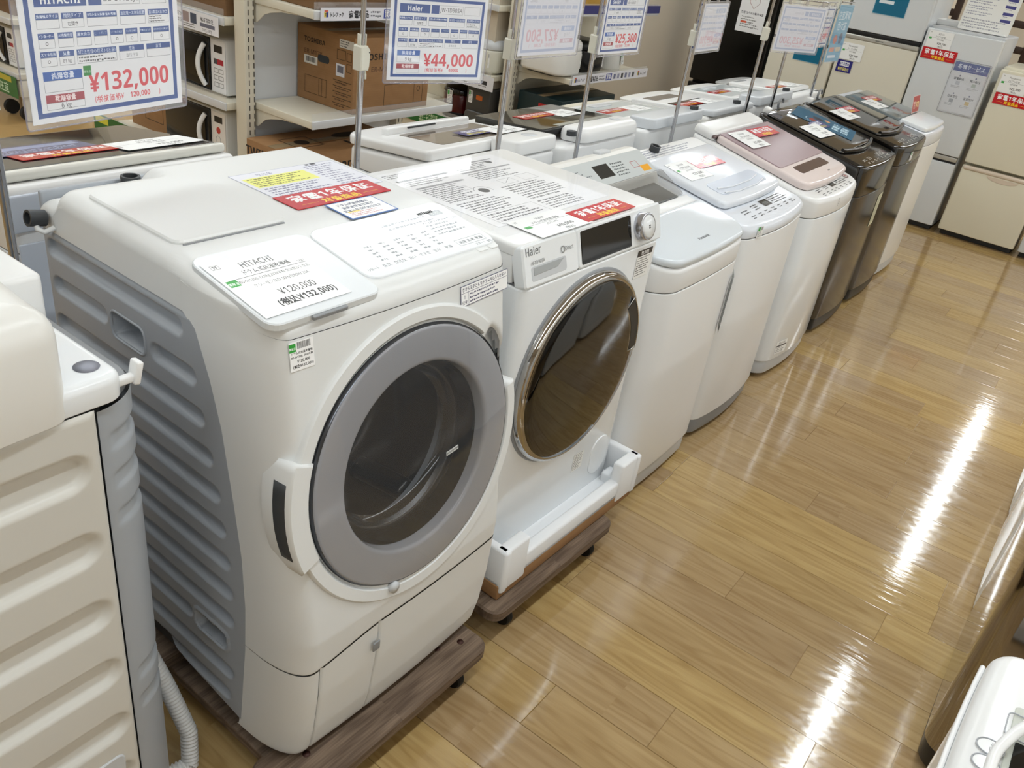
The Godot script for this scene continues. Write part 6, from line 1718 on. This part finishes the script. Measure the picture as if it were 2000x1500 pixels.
# ---------------------------------------------------------------- fridges along the far end, fronts facing the camera
func fridge(label: String, z0: float, z1: float, h: float, doors: Array, body: Material, grip_style := "") -> Node3D:
	# doors: [y0, y1, material]
	var w := z1 - z0
	var t := thing("fridge", label, "fridge", Vector3(6.62, 0, (z0 + z1) / 2), -PI / 2)
	part(t, "cabinet", rbox(Vector3(w - 0.006, h - 0.03, 0.52), 0.012), body, P(0, h / 2 + 0.012, -0.33))
	part(t, "plinth", rbox(Vector3(w - 0.03, 0.035, 0.5), 0.004), M.dark_grey, P(0, 0.0175, -0.31))
	for d in doors:
		var dr := part(t, "door", cab(w, 0.07, d[0], d[1], 0.014, 0.006, 0.004, 0.008, 0.006), d[2])
		if d.size() > 3:
			part(dr, "door_grip", rbox(Vector3(w - 0.03, 0.018, 0.014), 0.004), d[3], P(0, (d[0] if d[4] else d[1]) + (-0.008 if d[4] else 0.008), -0.014))
	return t

func pinned(name_: String, xf: Transform3D, w: float, h: float, m: Material, label: String, cat: String) -> void:
	lone(name_, sheet(w, h, 0.001), m, xf, label, cat)

func fridges() -> void:
	var black: Material = mat("fridge_black", Color(0.02, 0.019, 0.019), 0.22)
	fridge("tall black fridge with drawers beside the beige partition", -3.02, -2.445, 1.75, [[0.62, 1.73, black], [0.30, 0.595, black], [0.045, 0.28, black]], black)
	var cream: Material = mat("fridge_cream", Color(0.87, 0.85, 0.785), 0.25)
	var wht: Material = mat("fridge_white", Color(0.86, 0.875, 0.885), 0.2)
	fridge("cream fridge half hidden by the signs, next to the black one", -2.425, -1.945, 1.50, [[0.045, 1.04, cream], [1.06, 1.48, cream]], cream)
	var f := fridge("fridge with a white upper door and a cream lower door", -1.93, -1.395, 1.62, [[0.045, 1.135, cream], [1.195, 1.60, wht]], wht)
	part(f, "grip_band", rbox(Vector3(0.53, 0.03, 0.05), 0.006), mat("band_silver", Color(0.74, 0.73, 0.70), 0.25, 0.4), P(0, 1.15, -0.018))
	part(f, "grip_gap", rbox(Vector3(0.52, 0.03, 0.04), 0.003), M.black, P(0, 1.178, -0.026))
	part(f, "brand_lettering", lettering("Panasonic", 0.008), M.ink, P(0.0, 1.15, 0.0075))
	f = fridge("white fridge with a service notice hanging on its tall upper door", -1.385, -0.90, 1.315, [[0.535, 1.295, wht], [0.045, 0.485, wht]], mat("fridge_side", Color(0.78, 0.79, 0.80), 0.3))
	part(f, "grip_band", rbox(Vector3(0.475, 0.03, 0.04), 0.004), mat("band_silver", Color.WHITE), P(0, 0.515, -0.02))
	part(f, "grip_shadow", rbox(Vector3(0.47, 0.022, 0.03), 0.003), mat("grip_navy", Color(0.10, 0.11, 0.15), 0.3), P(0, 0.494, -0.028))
	var crm2: Material = mat("fridge_cream_light", Color(0.90, 0.88, 0.80), 0.25)
	f = fridge("cream fridge with a wide drawer like lower door at the right", -0.858, -0.352, 1.155, [[0.525, 1.135, crm2], [0.045, 0.505, crm2]], crm2)
	part(f, "drawer_grip", rbox(Vector3(0.49, 0.03, 0.03), 0.012), mat("cream_pink", Color(0.86, 0.80, 0.73), 0.25), P(0, 0.492, -0.004))
	part(f, "grip_scoop", prism(PackedVector2Array(Array(span(PI, TAU, 20)).map(func(a): return Vector2(0.10 * cos(a), 0.03 * sin(a)))), 0.004, 0.001), mat("cream_pink", Color.WHITE), P(0.02, 0.472, 0.0062))
	f = fridge("white fridge at the right edge of the view beside the cream one", -0.325, 0.18, 1.15, [[0.525, 1.135, wht], [0.045, 0.505, wht]], wht)
	# papers on the fridges
	var x := 6.6135
	var at := func(y: float, z: float, dx := 0.0): return R(x - dx, y, z, 0, -90, 0)
	var hp := pic(360, 500, Color(0.93, 0.93, 0.94))
	hp.text("保証付き", 180, 60, 64, Color(0.25, 0.25, 0.28), 1, true).arc(150, 160, 34, 34, 130, 350, 4, Color(0.7, 0.5, 0.5)).arc(214, 160, 34, 34, 190, 410, 4, Color(0.6, 0.5, 0.52)).line(Vector2(122, 184), Vector2(182, 240), 4, Color(0.65, 0.5, 0.5)).line(Vector2(242, 184), Vector2(182, 240), 4, Color(0.6, 0.5, 0.52)).text("最大12ヶ月の動作保証", 180, 290, 30, Color(0.25, 0.25, 0.28), 1, true).fine(50, 330, 260, 5, 26, Color(0.55, 0.55, 0.55), 191).rect(50, 380, 80, 22, Color(0.85, 0.4, 0.3))
	pinned("notice", at.call(1.19, -2.625), 0.215, 0.32, printed("heart_notice", hp.im, 0.2), "white notice with a drawn heart on the black fridge", "notice")
	var tp := pic(420, 300, Color(0.07, 0.42, 0.55))
	tp.rect(50, 150, 190, 34, Color(0.9, 0.93, 0.95)).rect(90, 40, 240, 60, Color(0.9, 0.75, 0.65)).disc(90, 70, 30, 26, Color(0.9, 0.93, 0.95)).frame(0, 0, 420, 300, 6, Color(0.6, 0.75, 0.82))
	var tm := printed("teal_notice", tp.im, 0.2)
	pinned("notice", at.call(1.005, -2.12), 0.225, 0.17, tm, "teal notice on the cream fridge below the mirrored sign", "notice")
	pinned("notice", at.call(1.41, -1.665), 0.22, 0.185, tm, "teal notice on the white upper door of the two coloured fridge", "notice")
	var pc := func(y: float, z: float, w: float, h: float, label: String, maker: String, price: String): price_card(at.call(y, z), w, h, label, maker, "2ドア冷蔵庫", "2019年製", price, true)
	pc.call(1.05, -1.825, 0.155, 0.112, "white price tag on the cream lower door of the two coloured fridge", "Panasonic", "¥27,500")
	lone("guarantee_card", sheet(0.108, 0.08, 0.001), M.navy_card, at.call(0.948, -1.848), "navy guarantee card under the price tag on the two coloured fridge", "card")
	pc.call(1.233, -1.285, 0.16, 0.105, "white price tag at the top of the white fridge door", "AQUA", "¥29,700")
	red_card(at.call(1.144, -1.258), 0.225, "red warranty card on the white fridge left of its service notice")
	var sp := pic(420, 600, Color(0.90, 0.905, 0.925))
	sp.rect(0, 0, 420, 110, Color(0.16, 0.27, 0.60)).text("各種サービス", 210, 50, 56, Color(0.92, 0.94, 1), 1, true).fine(110, 86, 200, 1, 16, Color(0.6, 0.65, 0.85), 195)
	for r in 2:
		for c in 2:
			var px := 110 + c * 200
			var py := 160 + r * 215
			sp.disc(px, py, 9, 10, Color(0.3, 0.32, 0.5)).text(["家電製品", "買い取り", "出張査定", "配送受付"][r * 2 + c], px, py + 36, 32, Color(0.3, 0.3, 0.34), 1, true).rect(px - 26, py + 66, 52, 44, [Color(0.75, 0.76, 0.8), Color(0.72, 0.75, 0.72), Color(0.6, 0.62, 0.66), Color(0.85, 0.75, 0.5)][r * 2 + c]).fine(px - 70, py + 122, 150, 2, 16, Color(0.6, 0.6, 0.64), 196 + r * 2 + c)
	var sv := thing("notice", "service notice with a blue heading in a clear sleeve on the white fridge", "notice", Vector3(x, 0.972, -1.03), -PI / 2)
	part(sv, "printed_sheet", sheet(0.215, 0.318, 0.001), printed("service_notice", sp.im, 0.25), P(0, 0, 0.0005))
	part(sv, "sleeve", prism(round_rect(0.232, 0.335, 0.008), 0.002, 0.0004), M.acrylic, P(0, 0, 0.0035))
	part(sv, "sleeve_edge", tube(PackedVector3Array(Array(round_rect(0.232, 0.335, 0.008)).map(func(p): return Vector3(p.x, p.y, 0))), 0.0016, 6, PackedFloat32Array(), true), M.acrylic_edge, P(0, 0, 0.0025))
	pc.call(1.058, -0.755, 0.165, 0.115, "white price tag on the cream fridge at the right", "Panasonic", "¥25,300")
	red_card(at.call(0.963, -0.722), 0.225, "red warranty card on the cream fridge at the right")
	# paper stand and tray on top of the white fridge, dark wooden frame behind
	var pp := pic(460, 330, Color(0.93, 0.93, 0.915))
	for k in 4: pp.fine(20, 14 + k * 50, 250, 2, 20, Color(0.6, 0.6, 0.66), 201 + k).rect(340, 10 + k * 62, 90, 26, Color(0.25, 0.25, 0.52)).fine(350, 42 + k * 62, 70, 1, 16, Color(0.65, 0.65, 0.7), 206 + k)
	pp.fine(20, 226, 400, 4, 24, Color(0.65, 0.65, 0.68), 211)
	t_stand(printed("returns_paper", pp.im, 0.4))
	var tr := thing("tray", "small white tray on the back of the white fridge top", "tray", Vector3(7.02, 1.312, -1.32))
	part(tr, "tray_floor", rbox(Vector3(0.26, 0.008, 0.16), 0.003), M.white, P(0, 0.004, 0))
	for s in [-1.0, 1.0]:
		part(tr, "tray_rim", rbox(Vector3(0.26, 0.03, 0.006), 0.002), M.white, P(0, 0.018, s * 0.077))
		part(tr, "tray_rim", rbox(Vector3(0.006, 0.03, 0.16), 0.002), M.white, P(s * 0.127, 0.018, 0))
	var wd := mat("frame_wood", Color(0.20, 0.115, 0.05), 0.35)
	for k in 2:
		var fr := thing("wooden_chair", ["dark brown wooden chair standing high behind the white fridge, left one", "dark brown wooden chair standing high behind the white fridge, right one"][k], "chair", Vector3(7.75, 0.0, [-1.62, -1.06][k]))
		part(fr, "seat", rbox(Vector3(0.42, 0.04, 0.42), 0.012), wd, P(0.1, 0.92, 0.0))
		for s in [-1.0, 1.0]:
			part(fr, "leg", rbox(Vector3(0.04, 0.9, 0.04), 0.008), wd, P(-0.08, 0.45, s * 0.18))
			part(fr, "leg", rbox(Vector3(0.04, 0.9, 0.04), 0.008), wd, P(0.28, 0.45, s * 0.18))
			part(fr, "back_post", rbox(Vector3(0.045, 0.75, 0.05), 0.012), wd, P(-0.09, 1.30, s * 0.18))
		for q in 3:
			part(fr, "back_slat", rbox(Vector3(0.02, 0.05, 0.34), 0.006), wd, P(-0.09, 1.2 + q * 0.17, 0))
	struct("trim_1", rbox(Vector3(0.3, 2.4, 0.3), 0.01), mat("wall_paint", Color.WHITE), P(9.0, 1.2, -1.9))

func t_stand(m: Material) -> void:
	var t := thing("notice", "large white notice with navy tags standing on top of the white fridge", "notice", Vector3(6.76, 1.3155, -1.075), -PI / 2)
	part(t, "printed_sheet", sheet(0.32, 0.23, 0.001), m, Transform3D(Basis(Vector3.RIGHT, deg_to_rad(-12)), Vector3(0, 0.118, -0.025)))
	part(t, "stand_foot", rbox(Vector3(0.30, 0.008, 0.09), 0.003), M.white, P(0, 0.004, -0.02))
	part(t, "stand_back", rbox(Vector3(0.06, 0.2, 0.004), 0.002), M.white, Transform3D(Basis(Vector3.RIGHT, deg_to_rad(14)), Vector3(0, 0.10, -0.066)))
